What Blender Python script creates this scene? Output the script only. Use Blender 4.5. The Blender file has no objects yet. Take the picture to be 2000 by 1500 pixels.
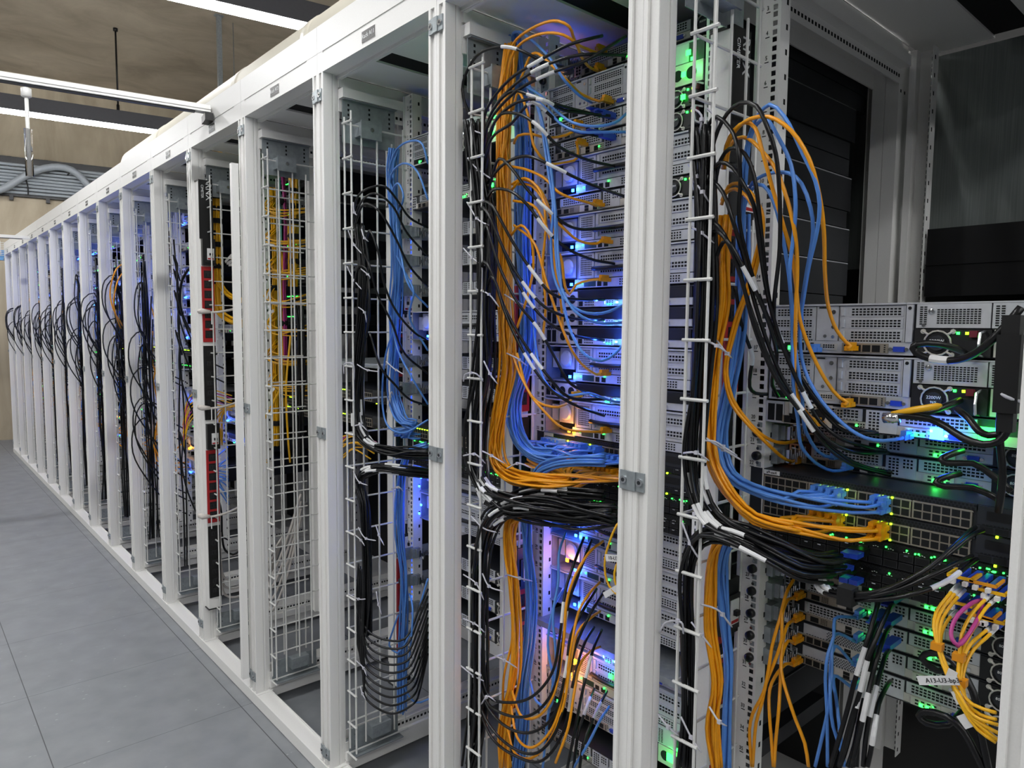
import bpy, math, random
from mathutils import Vector
R = random.Random(7)
SC = bpy.context.scene
COL = SC.collection
# ------------------------------------------------------------------ camera (metres: x into the racks, y along the row, z up)
F, YAW, PITCH, ROLL = 1380.0, 0.72132065, 0.07998288, 0.00899043
CAM = Vector((-0.98, 0.0, 1.4417282))
FW = Vector((math.sin(YAW)*math.cos(PITCH), math.cos(YAW)*math.cos(PITCH), -math.sin(PITCH)))
_r = Vector((math.cos(YAW), -math.sin(YAW), 0)); _u = _r.cross(FW)
RT = _r*math.cos(ROLL) + _u*math.sin(ROLL); UP = _u*math.cos(ROLL) - _r*math.sin(ROLL)
def P(px, py, x=None, y=None, z=None):
    "world point seen at a photo pixel, on the plane x=, y= or z= it really lies on"
    d = RT*((px-1000)/F) + UP*((750-py)/F) + FW
    t = (x-CAM.x)/d.x if x is not None else (y-CAM.y)/d.y if y is not None else (z-CAM.z)/d.z
    return CAM + d*t
cam = bpy.data.cameras.new('camera'); co = bpy.data.objects.new('camera', cam); COL.objects.link(co)
cam.sensor_width = 36.0; cam.lens = F*36.0/2000.0; cam.clip_start = .01; cam.clip_end = 60
from mathutils import Matrix
M = Matrix((RT, UP, -FW)).transposed().to_4x4(); M.translation = CAM
co.matrix_world = M; SC.camera = co
SC.view_settings.view_transform = 'Standard'; SC.view_settings.look = 'None'
SC.view_settings.gamma = 1; SC.view_settings.use_curve_mapping = False
SC.view_settings.exposure = 0.0
# ------------------------------------------------------------------ materials
def lin(c):
    return tuple((v/255/12.92 if v/255 <= .04045 else ((v/255+.055)/1.055)**2.4) for v in c)
def mat(name, rgb, rough=.5, metal=0, var=.06, scale=40, emit=0, spec=.5, stretch=None, bump=0):
    m = bpy.data.materials.new(name); m.use_nodes = True
    nt = m.node_tree; b = nt.nodes['Principled BSDF']; c = lin(rgb)
    b.inputs['Roughness'].default_value = rough; b.inputs['Metallic'].default_value = metal
    b.inputs['Specular IOR Level'].default_value = spec
    if emit:
        b.inputs['Base Color'].default_value = (*c, 1)
        b.inputs['Emission Color'].default_value = (*c, 1); b.inputs['Emission Strength'].default_value = emit
        return m
    tc = nt.nodes.new('ShaderNodeTexCoord'); no = nt.nodes.new('ShaderNodeTexNoise'); no.inputs['Scale'].default_value = scale
    no.inputs['Detail'].default_value = 3
    if stretch:
        mp = nt.nodes.new('ShaderNodeMapping'); mp.inputs['Scale'].default_value = stretch
        nt.links.new(tc.outputs['Object'], mp.inputs[0]); nt.links.new(mp.outputs[0], no.inputs['Vector'])
    else: nt.links.new(tc.outputs['Object'], no.inputs['Vector'])
    cr = nt.nodes.new('ShaderNodeValToRGB')
    cr.color_ramp.elements[0].position = .3; cr.color_ramp.elements[1].position = .7
    cr.color_ramp.elements[0].color = (*[v*(1-var) for v in c], 1); cr.color_ramp.elements[1].color = (*[min(1, v*(1+var)) for v in c], 1)
    nt.links.new(no.outputs['Fac'], cr.inputs[0]); nt.links.new(cr.outputs[0], b.inputs['Base Color'])
    if bump:
        bp = nt.nodes.new('ShaderNodeBump'); bp.inputs['Strength'].default_value = bump; bp.inputs['Distance'].default_value = .002
        nt.links.new(no.outputs['Fac'], bp.inputs['Height']); nt.links.new(bp.outputs[0], b.inputs['Normal'])
    return m
WHITE = mat('white_powder_coat', (226,225,222), .42, var=.02, scale=300, bump=.04)
WIRE = mat('white_wire', (205,205,202), .4, var=.02)
GALV = mat('galvanised_steel', (150,157,160), .42, .45, var=.12, scale=60)
SHEET = mat('brushed_sheet', (136,142,140), .42, .6, var=.15, scale=8, stretch=(6,60,.6))
ALU = mat('server_steel', (184,186,190), .42, .12, var=.05, scale=80)
ALU2 = mat('bare_steel', (198,194,186), .36, .3, var=.06, scale=60)
SIL = mat('bright_metal', (214,216,218), .2, 1, var=.02)
GREY = mat('dark_grey_metal', (44,46,50), .45, .3, var=.08)
CHAR = mat('charcoal_housing', (84,84,90), .5, .1, var=.04)
BLACK = mat('black_plastic', (11,11,12), .45, var=.1)
HOLE = mat('hole_dark', (5,5,6), .9, var=.1)
BRUSH = mat('black_brush', (9,9,10), .95, var=.3, scale=200)
PCB = mat('green_board', (18,52,42), .45, var=.3, scale=120)
RJ = mat('port_bezel', (150,142,128), .4, .4, var=.06)
RED = mat('red_plastic', (160,26,30), .45, var=.05)
LBL = mat('label_paper', (214,214,214), .6, var=.03)
INK = mat('label_ink', (22,22,24), .6, var=.05)
WINK = mat('white_ink', (222,224,224), .5, var=.02)
PLATE = mat('name_plate_dark', (48,44,42), .4, var=.05)
BLUEP = mat('blue_plastic', (30,62,170), .4, var=.06)
LBLUE = mat('light_blue_plastic', (96,150,205), .4, var=.05)
MAROON = mat('maroon_tab', (104,28,40), .45, var=.05)
YEL = mat('yellow_cord', (228,150,6), .38, var=.06, scale=60)
YFIB = mat('yellow_fibre', (228,172,14), .36, var=.04, scale=60)
BLU = mat('blue_cord', (80,132,206), .36, var=.05, scale=60)
BLK = mat('black_cord', (9,9,11), .34, var=.2, scale=60, spec=.4)
WCORD = mat('white_cord', (196,190,184), .45, var=.04)
MAG = mat('magenta_cord', (172,52,128), .4, var=.05)
TEAL = mat('aqua_cord', (70,150,130), .4, var=.05)
TIE = mat('cable_tie_nylon', (186,185,194), .35, var=.04)
VELC = mat('velcro_black', (12,12,13), .95, var=.3, scale=300)
CLIP = mat('orange_clip', (214,140,20), .45, var=.05)
PIPE = mat('pipe_white', (200,195,180), .5, var=.02, scale=4)
COND = mat('conduit_grey', (140,146,152), .45, var=.04)
TRAYB = mat('tray_black', (26,26,28), .5, var=.1)
LAMP = mat('lamp_diffuser', (250,251,252), .5, emit=1)
LB = mat('led_blue', (20,70,255), .3, emit=60)
LC = mat('led_cyan', (90,180,255), .3, emit=14)
LG = mat('led_green', (40,255,70), .3, emit=8)
LY = mat('led_lime', (170,255,30), .3, emit=7)
LO = mat('led_orange', (255,130,10), .3, emit=40)
# ------------------------------------------------------------------ mesh building
class MB:
    def __init__(s): s.v = []; s.f = []; s.m = []
    def quad(s, a, b, c, d, m=0):
        n = len(s.v); s.v += [tuple(a), tuple(b), tuple(c), tuple(d)]; s.f.append((n, n+1, n+2, n+3)); s.m.append(m); return s
    def box(s, x0, x1, y0, y1, z0, z1, m=0):
        x0, x1 = min(x0, x1), max(x0, x1); y0, y1 = min(y0, y1), max(y0, y1); z0, z1 = min(z0, z1), max(z0, z1)
        n = len(s.v)
        s.v += [(x0,y0,z0),(x1,y0,z0),(x1,y1,z0),(x0,y1,z0),(x0,y0,z1),(x1,y0,z1),(x1,y1,z1),(x0,y1,z1)]
        for q in ((0,3,2,1),(4,5,6,7),(0,1,5,4),(1,2,6,5),(2,3,7,6),(3,0,4,7)):
            s.f.append(tuple(n+i for i in q)); s.m.append(m)
        return s
    def prism(s, pts, z0, z1, m=0):
        n = len(s.v); k = len(pts)
        s.v += [(x, y, z0) for x, y in pts] + [(x, y, z1) for x, y in pts]
        for i in range(k):
            j = (i+1) % k; s.f.append((n+i, n+j, n+k+j, n+k+i)); s.m.append(m)
        s.f.append(tuple(n+i for i in range(k-1, -1, -1))); s.m.append(m); s.f.append(tuple(n+k+i for i in range(k))); s.m.append(m)
        return s
    def tube(s, pts, r, n=8, m=0, cap=True):
        pts = [Vector(p) for p in pts]; k = len(pts)
        t = [(pts[min(i+1, k-1)]-pts[max(i-1, 0)]).normalized() for i in range(k)]
        a = Vector((0,0,1)) if abs(t[0].z) < .9 else Vector((1,0,0))
        u = t[0].cross(a).normalized(); base = len(s.v)
        rr = r if isinstance(r, (list, tuple)) else [r]*k
        for i in range(k):
            u = (u - t[i]*u.dot(t[i])); u = u.normalized() if u.length > 1e-6 else t[i].orthogonal().normalized()
            w = t[i].cross(u)
            for j in range(n):
                an = 2*math.pi*j/n; s.v.append(tuple(pts[i] + (u*math.cos(an)+w*math.sin(an))*rr[i]))
        for i in range(k-1):
            for j in range(n):
                b = base+i*n; s.f.append((b+j, b+(j+1) % n, b+n+(j+1) % n, b+n+j)); s.m.append(m)
        if cap:
            s.f.append(tuple(base+j for j in range(n-1, -1, -1))); s.m.append(m)
            s.f.append(tuple(base+(k-1)*n+j for j in range(n))); s.m.append(m)
        return s
    def cyl(s, a, b, r, n=12, m=0): return s.tube([a, b], r, n, m)
    def holes(s, x, y0, y1, z0, z1, nx, nz, fy=.7, fz=.7, m=1, hexa=False):
        "a field of nx by nz dark openings on the face x"
        dy, dz = (y1-y0)/nx, (z1-z0)/nz
        for i in range(nx):
            for j in range(nz):
                cy, cz = y0+dy*(i+.5), z0+dz*(j+.5)
                if hexa and j % 2: cy += dy/2
                a, b = abs(dy)*fy/2, abs(dz)*fz/2
                s.quad((x,cy+a,cz-b),(x,cy-a,cz-b),(x,cy-a,cz+b),(x,cy+a,cz+b), m)
        return s
    def build(s, name, mats, parent=None, smooth=False, loc=None):
        me = bpy.data.meshes.new(name); me.from_pydata(s.v, [], s.f)
        if not isinstance(mats, (list, tuple)): mats = [mats]
        for mm in mats: me.materials.append(mm)
        if len(mats) > 1: me.polygons.foreach_set('material_index', [min(i, len(mats)-1) for i in s.m])
        if smooth: me.polygons.foreach_set('use_smooth', [True]*len(me.polygons))
        me.update()
        o = bpy.data.objects.new(name, me); COL.objects.link(o)
        if parent: o.parent = parent
        if loc: o.location = loc
        return o
def tag(o, label, cat, group=None, kind=None):
    o['label'] = label; o['category'] = cat
    if group: o['group'] = group
    if kind: o['kind'] = kind
    return o
def thing(name, loc, label, cat, group=None):
    o = bpy.data.objects.new(name, None); o.empty_display_size = .02; COL.objects.link(o); o.location = loc
    return tag(o, label, cat, group)
def dup(root, loc, label=None, group=None):
    def cp(o, par):
        c = o.copy(); COL.objects.link(c)
        if par: c.parent = par
        for ch in [k for k in KIDS.get(o.name, [])]: cp(ch, c)
        return c
    KIDS = {}
    st = [root]
    while st:
        o = st.pop(); KIDS[o.name] = list(o.children); st += KIDS[o.name]
    r = cp(root, None); r.location = loc
    if label: r['label'] = label
    if group: r['group'] = group
    return r
def text(s, size, name, m, parent, loc, rot=(math.pi/2, 0, -math.pi/2), ext=.0003, ax='CENTER'):
    cu = bpy.data.curves.new(name, 'FONT'); cu.body = s; cu.size = size; cu.extrude = ext; cu.align_x = ax; cu.align_y = 'CENTER'
    cu.resolution_u = 2
    o = bpy.data.objects.new('tmp_text', cu); COL.objects.link(o); bpy.context.view_layer.update()
    me = bpy.data.meshes.new_from_object(o.evaluated_get(bpy.context.evaluated_depsgraph_get()))
    bpy.data.objects.remove(o); bpy.data.curves.remove(cu); me.name = name
    me.materials.clear(); me.materials.append(m)
    t = bpy.data.objects.new(name, me); COL.objects.link(t); t.parent = parent; t.location = loc; t.rotation_euler = rot
    return t
ORD = ['first','second','third','fourth','fifth','sixth','seventh','eighth','ninth','tenth','eleventh','twelfth','thirteenth','fourteenth','fifteenth','sixteenth','seventeenth','eighteenth','nineteenth','twentieth','twenty-first','twenty-second','twenty-third','twenty-fourth','twenty-fifth','twenty-sixth','twenty-seventh','twenty-eighth','twenty-ninth','thirtieth']
# ------------------------------------------------------------------ the setting
YW, ZC, XL, XR, YN = 10.62, 4.45, -7.0, 3.2, -8.0
def concrete(name, c0, c1, mapsc, rough=.85):
    m = bpy.data.materials.new(name); m.use_nodes = True; nt = m.node_tree; b = nt.nodes['Principled BSDF']; b.inputs['Roughness'].default_value = rough
    tc = nt.nodes.new('ShaderNodeTexCoord'); mp = nt.nodes.new('ShaderNodeMapping'); mp.inputs['Scale'].default_value = mapsc
    nt.links.new(tc.outputs['Object'], mp.inputs[0])
    n1 = nt.nodes.new('ShaderNodeTexNoise'); n1.inputs['Scale'].default_value = 1.3; n1.inputs['Detail'].default_value = 8; n1.inputs['Roughness'].default_value = .62; n1.inputs['Distortion'].default_value = .6
    nt.links.new(mp.outputs[0], n1.inputs['Vector'])
    cr = nt.nodes.new('ShaderNodeValToRGB'); cr.color_ramp.elements[0].position = .32; cr.color_ramp.elements[1].position = .7
    cr.color_ramp.elements[0].color = (*lin(c0), 1); cr.color_ramp.elements[1].color = (*lin(c1), 1)
    nt.links.new(n1.outputs['Fac'], cr.inputs[0]); nt.links.new(cr.outputs[0], b.inputs['Base Color'])
    bp = nt.nodes.new('ShaderNodeBump'); bp.inputs['Strength'].default_value = .25; bp.inputs['Distance'].default_value = .01
    nt.links.new(n1.outputs['Fac'], bp.inputs['Height']); nt.links.new(bp.outputs[0], b.inputs['Normal'])
    return m
CWALL = concrete('concrete_wall', (150,138,118), (186,174,152), (2.2,2.2,.45))
CCEIL = concrete('concrete_ceiling', (164,152,134), (200,188,168), (1.1,1.5,1))
# floor tiles: 0.6 m panels with fine dark joints and pale flecks
FL = bpy.data.materials.new('vinyl_floor_tiles'); FL.use_nodes = True
nt = FL.node_tree; b = nt.nodes['Principled BSDF']; b.inputs['Roughness'].default_value = .48
tc = nt.nodes.new('ShaderNodeTexCoord')
n1 = nt.nodes.new('ShaderNodeTexNoise'); n1.inputs['Scale'].default_value = 9; n1.inputs['Detail'].default_value = 6
nt.links.new(tc.outputs['Object'], n1.inputs['Vector'])
c1 = nt.nodes.new('ShaderNodeValToRGB'); c1.color_ramp.elements[0].position = .3; c1.color_ramp.elements[1].position = .75
c1.color_ramp.elements[0].color = (*lin((118,121,125)), 1); c1.color_ramp.elements[1].color = (*lin((133,136,140)), 1)
nt.links.new(n1.outputs['Fac'], c1.inputs[0])
mpf = nt.nodes.new('ShaderNodeMapping'); mpf.inputs['Scale'].default_value = (22,55,1); mpf.inputs['Rotation'].default_value = (0,0,.5)
nt.links.new(tc.outputs['Object'], mpf.inputs[0])
vo = nt.nodes.new('ShaderNodeTexVoronoi'); vo.inputs['Scale'].default_value = 1.0; nt.links.new(mpf.outputs[0], vo.inputs['Vector'])
c2 = nt.nodes.new('ShaderNodeValToRGB'); c2.color_ramp.elements[0].position = .07; c2.color_ramp.elements[0].color = (1,1,1,1); c2.color_ramp.elements[1].position = .14; c2.color_ramp.elements[1].color = (0,0,0,1)
nt.links.new(vo.outputs['Distance'], c2.inputs[0])
nm = nt.nodes.new('ShaderNodeTexNoise'); nm.inputs['Scale'].default_value = 14; nt.links.new(tc.outputs['Object'], nm.inputs['Vector'])
c3 = nt.nodes.new('ShaderNodeValToRGB'); c3.color_ramp.elements[0].position = .55; c3.color_ramp.elements[1].position = .62; nt.links.new(nm.outputs['Fac'], c3.inputs[0])
mul = nt.nodes.new('ShaderNodeMath'); mul.operation = 'MULTIPLY'; nt.links.new(c2.outputs[0], mul.inputs[0]); nt.links.new(c3.outputs[0], mul.inputs[1])
mx = nt.nodes.new('ShaderNodeMixRGB'); mx.inputs[2].default_value = (*lin((170,172,174)), 1); nt.links.new(mul.outputs[0], mx.inputs[0]); nt.links.new(c1.outputs[0], mx.inputs[1])
sx = nt.nodes.new('ShaderNodeSeparateXYZ'); nt.links.new(tc.outputs['Object'], sx.inputs[0])
def joint(out, off, half):
    a = nt.nodes.new('ShaderNodeMath'); a.operation = 'ADD'; a.inputs[1].default_value = off; nt.links.new(out, a.inputs[0])
    d = nt.nodes.new('ShaderNodeMath'); d.operation = 'PINGPONG'; d.inputs[1].default_value = .3; nt.links.new(a.outputs[0], d.inputs[0])
    l = nt.nodes.new('ShaderNodeMath'); l.operation = 'LESS_THAN'; l.inputs[1].default_value = half; nt.links.new(d.outputs[0], l.inputs[0]); return l
ja, jb = joint(sx.outputs[0], .045, .0016), joint(sx.outputs[1], -3.2, .0009)
mm_ = nt.nodes.new('ShaderNodeMath'); mm_.operation = 'MAXIMUM'; nt.links.new(ja.outputs[0], mm_.inputs[0]); nt.links.new(jb.outputs[0], mm_.inputs[1])
mx2 = nt.nodes.new('ShaderNodeMixRGB'); mx2.inputs[2].default_value = (*lin((62,64,68)), 1); nt.links.new(mm_.outputs[0], mx2.inputs[0]); nt.links.new(mx.outputs[0], mx2.inputs[1])
nt.links.new(mx2.outputs[0], b.inputs['Base Color'])
def struct(name, mb, m): o = mb.build(name, m); o['kind'] = 'structure'; return o
SK = math.radians(-9.0)                    # the hall is skewed nine degrees to the rack row
NW = Vector((-math.sin(SK), math.cos(SK), 0)); QW = Vector((0, YW, 0))
def PW(px, py, off=0):
    "photo pixel to the far wall plane, off metres in front of it"
    d = RT*((px-1000)/F) + UP*((750-py)/F) + FW
    return CAM + d*(((QW-CAM).dot(NW)-off)/d.dot(NW))
def wl(p): return Vector(((p-QW).dot(Vector((math.cos(SK), math.sin(SK), 0))), (p-QW).dot(NW), p.z))   # wall local
struct('floor', MB().box(XL, XR, YN, YW+1.4, -.1, 0), FL)
struct('ceiling', MB().box(XL, XR, YN, YW+1.4, ZC, ZC+.2), CCEIL)
wf = struct('wall_far', MB().box(-7.6, 4.2, 0, .2, -.1, ZC+.2), CWALL); wf.location = QW; wf.rotation_euler = (0,0,SK)
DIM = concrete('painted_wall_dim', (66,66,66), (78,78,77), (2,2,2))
struct('wall_left', MB().box(XL-.2, XL, YN, YW+1.4, -.1, ZC+.2), DIM)
struct('wall_right', MB().box(XR, XR+.2, YN, YW+.2, -.1, ZC+.2), DIM)
struct('wall_near', MB().box(XL-.2, XR+.2, YN-.2, YN, -.1, ZC+.2), DIM)
# ------------------------------------------------------------------ ceiling lamps, pipe, beams, conduits
def lamp(p, rx, lab):
    t = thing('ceiling_lamp', p, lab, 'lamp', 'linear ceiling lamps across the aisle'); t.rotation_euler = (0,0,SK); z = p.z
    x0, x1 = -7.0, .25
    MB().box(x0, x1, -.05, .05, .018, .155).box(x0, x1, -.054, .054, .012, .03).build('housing', CHAR, t)
    MB().prism([(-.03,-.012),(-.02,-.022),(.02,-.022),(.03,-.012),(.045,.012),(-.045,.012)], 0, x1-x0).build('diffuser', LAMP, t).matrix_local = Matrix(((0,0,1,x0),(1,0,0,0),(0,1,0,0),(0,0,0,1)))
    for x in (rx, rx-2.6, rx-5.2):
        MB().cyl((x,0,.15),(x,0,ZC-z),.009).cyl((x,0,.15),(x,0,.22),.014).cyl((x,0,ZC-z-.03),(x,0,ZC-z),.022).build('suspension_rod', BLACK, t, True)
    return t
l2 = P(322,260,z=3.47); l1 = P(627,60,z=3.47); rq = P(220,62,z=ZC)
rx2 = (rq.x-l2.x)/math.cos(SK)
lamp(l2, rx2, 'farther of the two lit linear lamps, its black rod reaching the concrete ceiling')
lamp(l1, rx2, 'closer of the two lit linear lamps, beside the grey steel channel')
dv = l1-l2
lamp(l1+dv, rx2, 'linear lamp over the aisle above the a9-ex4 rack')
lamp(l1+dv*2, rx2, 'linear lamp over the aisle behind the camera')
lamp(l1+dv*3, rx2, 'linear lamp over the far end of the aisle behind the camera')
tag(MB().box(-.02,.02,-.02,.02,0,1.9).box(-.04,.04,-.03,.03,1.89,1.9).build('support_channel', GALV, None, False, P(427,30,z=ZC)-Vector((0,0,1.9))), 'grey steel channel hanging from the ceiling beside a thin wire', 'channel')
tag(MB().cyl((0,0,0),(0,0,1.9),.004).build('hanging_wire', GALV, None, True, P(455,45,z=ZC)-Vector((0,0,1.9))), 'thin steel wire hanging from the ceiling beside the grey channel', 'wire')
# round white pipe above the racks
XP, ZP, RP = .36, 2.53, .105
t = thing('pipe', (XP, 0, ZP), 'round white pipe running above the racks behind the fascia', 'pipe')
MB().tube([(0,-2.5,0),(0,5.45,0),(0,5.5,0),(0,5.53,0)], [RP,RP,RP*.93,RP*.6], 28).build('pipe_run', PIPE, t, True)
for y in (2.62, 3.35, 4.62):
    MB().tube([(0,y-.03,0),(0,y+.03,0)], RP+.003, 28).build('coupling', PIPE, t, True)
# white profile crossing the aisle (fixed on the fascia) with its air sampling drop
def beam(y, z, lab, brk=True):
    t = thing('cross_beam', (0, y, z), lab, 'beam', 'white profiles crossing the aisle'); t.rotation_euler = (0,0,SK)
    MB().box(-2.3,-.006,-.02,.02,-.012,.014).box(-2.3,-.006,-.023,.023,-.003,.004).build('profile', WHITE, t)
    MB().box(-2.3,-.06,-.010,.010,-.017,-.012).build('bottom_slot', GREY, t)
    if brk: MB().box(-.03,0,-.04,.04,-.048,-.02).build('bracket', BLACK, t)
    return t
bq = P(413,221,x=0)
beam(bq.y, bq.z+.01, 'white profile crossing the aisle, fixed to the fascia by a black bracket')
bq2 = P(60,467,x=0)
beam(bq2.y, bq2.z+.01, 'white profile crossing the far end of the aisle below the conduits', False)
q = P(51,180,y=bq.y+.05); q = P(51,180,y=bq.y-q.x*.158); t = thing('sampling_tube', (q.x, bq.y-q.x*.158, bq.z-.012), 'white rod with clear tube hanging under a cross profile', 'tube')
GLS = bpy.data.materials.new('clear_acrylic'); GLS.use_nodes = True; gb = GLS.node_tree.nodes['Principled BSDF']
gb.inputs['Transmission Weight'].default_value = 1; gb.inputs['Roughness'].default_value = .0; gb.inputs['IOR'].default_value = 1.12
MB().tube([(0,0,0),(0,0,-.004),(0,0,-.03),(0,0,-.034)], [.008,.016,.016,.01], 12).build('cap', WHITE, t, True)
MB().cyl((0,0,-.03),(0,0,-.30),.006).build('rod', WHITE, t, True)
MB().cyl((0,0,-.14),(0,0,-.30),.0125,16).build('clear_sleeve', GLS, t, True)
# conduits on the far wall, in a black bracket frame
zt, zb = PW(60,322,.06).z, PW(60,381,.06).z
for z, lb in ((zt+.035, 'upper'), (zb-.015, 'lower')):
    t = thing('cable_support', QW+Vector((0,0,z)), lb+' black bracket rail holding grey conduits on the concrete wall', 'bracket rail', 'black bracket rails on the far wall'); t.rotation_euler = (0,0,SK)
    h = .085 if lb == 'upper' else .024
    MB().box(-2.6,2.8,-.05,-.002,-h/2,h/2).build('rail', TRAYB, t)
    for k in range(14): MB().box(-2.4+k*.37,-2.36+k*.37,-.06,-.002,-h/2-.05,h/2).build('hook', TRAYB, t)
NC = 9
for k in range(NC):
    z = zb+(zt-zb)*(k+.5)/NC
    o = MB().tube([(-2.5+.9*i, -.06, z+.004*math.sin(i*1.7+k)) for i in range(6)], (zt-zb)/NC*.47, 12).build('conduit', COND, None, True, QW); o.rotation_euler = (0,0,SK)
    tag(o, ORD[k]+' straight grey conduit from the bottom of the stack on the concrete wall', 'conduit', 'straight grey conduits on the far wall')
pts = [(-40,372),(0,371),(30,355),(60,338),(90,328),(115,326),(140,332),(160,348),(172,362),(190,385),(215,430)]
def smooth(pts, step=.02):
    pts = [Vector(p) for p in pts]; out = []
    q = [pts[0]*2-pts[1]]+pts+[pts[-1]*2-pts[-2]]
    for i in range(1, len(q)-2):
        p0, p1, p2, p3 = q[i-1:i+3]; L = (p2-p1).length; n = max(2, int(L/step))
        t0 = 0; d1 = max((p1-p0).length, 1e-5)**.5; d2 = max((p2-p1).length, 1e-5)**.5; d3 = max((p3-p2).length, 1e-5)**.5
        m1 = ((p1-p0)/d1-(p2-p0)/(d1+d2)+(p2-p1)/d2)*d2; m2 = ((p2-p1)/d2-(p3-p1)/(d2+d3)+(p3-p2)/d3)*d2
        for j in range(n):
            s = j/n; s2, s3 = s*s, s*s*s
            out.append(p1*(2*s3-3*s2+1)+m1*(s3-2*s2+s)+p2*(-2*s3+3*s2)+m2*(s3-s2))
    out.append(pts[-1]); return out
cp = [PW(a, b, .16) for a, b in pts]
t = tag(MB().tube(smooth(cp, .05), .042, 12).build('flexible_conduit', COND, None, True), 'grey flexible conduit looping in an arch over the straight conduits', 'conduit')
for a, b, c, d in ((51,322,53,343),(51,352,55,380),(135,333,132,342)):
    tag(MB().tube(smooth([PW(a,b,.13),PW((a+c)/2+1.5,(b+d)/2,.15),PW(c,d,.13)],.02), .008, 6).build('tie_strap', BLACK, None, True), 'black strap tying grey conduits on the far wall', 'strap', 'black straps on the conduits')
# wire basket at the far end of the aisle
q = P(5,470,y=9.6); t = thing('wire_basket', (q.x, 9.6, q.z-.16), 'white wire basket tray at the far left end of the aisle', 'basket')
wb = MB()
for k in range(8): wb.cyl((-1.3,.02,.02*k),(.22,.02,.02*k),.003,5)
for k in range(20): wb.cyl((-1.3+.08*k,.02,0),(-1.3+.08*k,.02,.16),.003,5)
wb.build('wire_mesh', WIRE, t)
MB().box(-.4,.1,.03,.12,-.05,.06).build('junction_box', LBLUE, t)
# ------------------------------------------------------------------ the racks
XF, U, Z0 = .261, .04445, 2.156          # rail plane, rack unit, top of unit 1
B = [.190,.787,1.389,1.994,2.594,3.191,3.753]+[4.358+.5765*i for i in range(10)]   # boundaries between racks
W0 = .6; D = 1.15
def post_pts(w, side):
    p = [(0,0),(0,.009),(.006,.0095),(.006,.0235),(0,.024),(0,.032),(.001,.033),(.028,.033),(.028,.030),(.031,.030),(.031,.033),(.039,.033),(.041,.028),(.055,.028),(.055,0)]
    return [(x, w-.0003-d) for x, d in p] if side else [(x, .0003+d) for x, d in p][::-1]
def rail_mesh(h, sgn, x, back):
    "19 inch rail: flange with square holes and a return web (holes run through)"
    mb = MB(); ys = [h+sgn*.030, h+sgn*.00475, h-sgn*.00475, h-sgn*.009]
    zs = [Z0]
    for k in range(42):
        for o in (6.35, 22.225, 38.1): zs += [Z0-k*U-(o-4.75)*.001, Z0-k*U-(o+4.75)*.001]
    zs.append(Z0-42*U)
    for i in range(len(zs)-1):
        for j in range(3):
            if j == 1 and i % 2 == 1: continue
            for xx in (x, x+.002*back):
                mb.quad((xx,ys[j],zs[i+1]),(xx,ys[j+1],zs[i+1]),(xx,ys[j+1],zs[i]),(xx,ys[j],zs[i]))
    y = ys[3]; mb.box(x, x+.034*back, y, y-sgn*.002, zs[-1], zs[0])
    for k in range(0, 42): mb.box(x+.02*back, x+.026*back, y-sgn*.002, y-sgn*.0025, Z0-k*U-.032, Z0-k*U-.022, 1)
    y = ys[0]; mb.box(x-.004*back, x+.03*back, y, y+sgn*.006, zs[-1], zs[0]); mb.box(x+.012*back, x+.03*back, y+sgn*.006, y+sgn*.016, zs[-1], zs[0])
    return mb
def marks(h):
    mb = MB()
    for k in range(1, 42): mb.box(XF-.0006, XF, h+.010, h+.018, Z0-k*U-.0008, Z0-k*U+.0008)
    return mb
rack0 = thing('server_rack', (0, 0, 0), 'x', 'rack', 'row of white open server racks')
w = W0
def hole_row(mb, y, x0, x1, z, n, m=1, s=.008):
    for i in range(n):
        x = x0+(x1-x0)*(i+.5)/n; mb.quad((x+s/2,y,z-s/2),(x-s/2,y,z-s/2),(x-s/2,y,z+s/2),(x+s/2,y,z+s/2), m)
for side in (0, 1):
    MB().prism(post_pts(w, side), .05, 2.178).build('front_post', WHITE, rack0)
    ya, yb = (w-.033, w-.0005) if side else (.0005, .033)
    mb = MB().box(1.0, 1.05, ya, yb, .05, 2.178).box(1.05, D, (w-.026 if side else .0005), (w-.0005 if side else .026), .05, 2.178)
    hole_row(mb, ya-.0004, 1.0, 1.05, 2.06, 2); mb.build('rear_post', [WHITE, HOLE], rack0)
    s = 1 if side else -1; e = w if side else 0
    mb = MB()
    mb.box(.05, 1.0, e-s*.0005, e-s*.036, .022, .056).box(.05, 1.0, e-s*.0005, e-s*.046, .062, .088).box(.05, 1.0, e-s*.004, e-s*.024, .056, .062)
    mb.box(.05, 1.0, e-s*.030, e-s*.034, .088, .118)
    hole_row(mb, e-s*.0345, .06, 1.0, .104, 62, 1, .0085)
    mb.build('bottom_side_rail', [WHITE, HOLE], rack0)
    mb = MB()
    mb.box(.05, 1.0, e-s*.0005, e-s*.036, 2.145, 2.178).box(.05, 1.0, e-s*.0005, e-s*.060, 2.112, 2.139).box(.05, 1.0, e-s*.004, e-s*.024, 2.139, 2.145)
    mb.box(.05, 1.0, e-s*.030, e-s*.034, 2.076, 2.112); hole_row(mb, e-s*.0345, .06, 1.0, 2.094, 62, 1, .0085)
    mb.build('top_side_rail', [WHITE, HOLE], rack0)
mb = MB().box(-.003, .050, .0005, w-.0005, .004, .047).box(.050, .054, .0005, w-.0005, .004, .052).box(.0, .06, .0005, .045, .047, .051).box(.0, .06, w-.045, w-.0005, .047, .051)
mb.cyl((.03,w-.02,.05),(.03,w-.02,.0525),.006,10).build('base_beam', WHITE, rack0)
MB().box(.95, D, .0005, w-.0005, .004, .06).build('rear_base_beam', WHITE, rack0)
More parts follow.
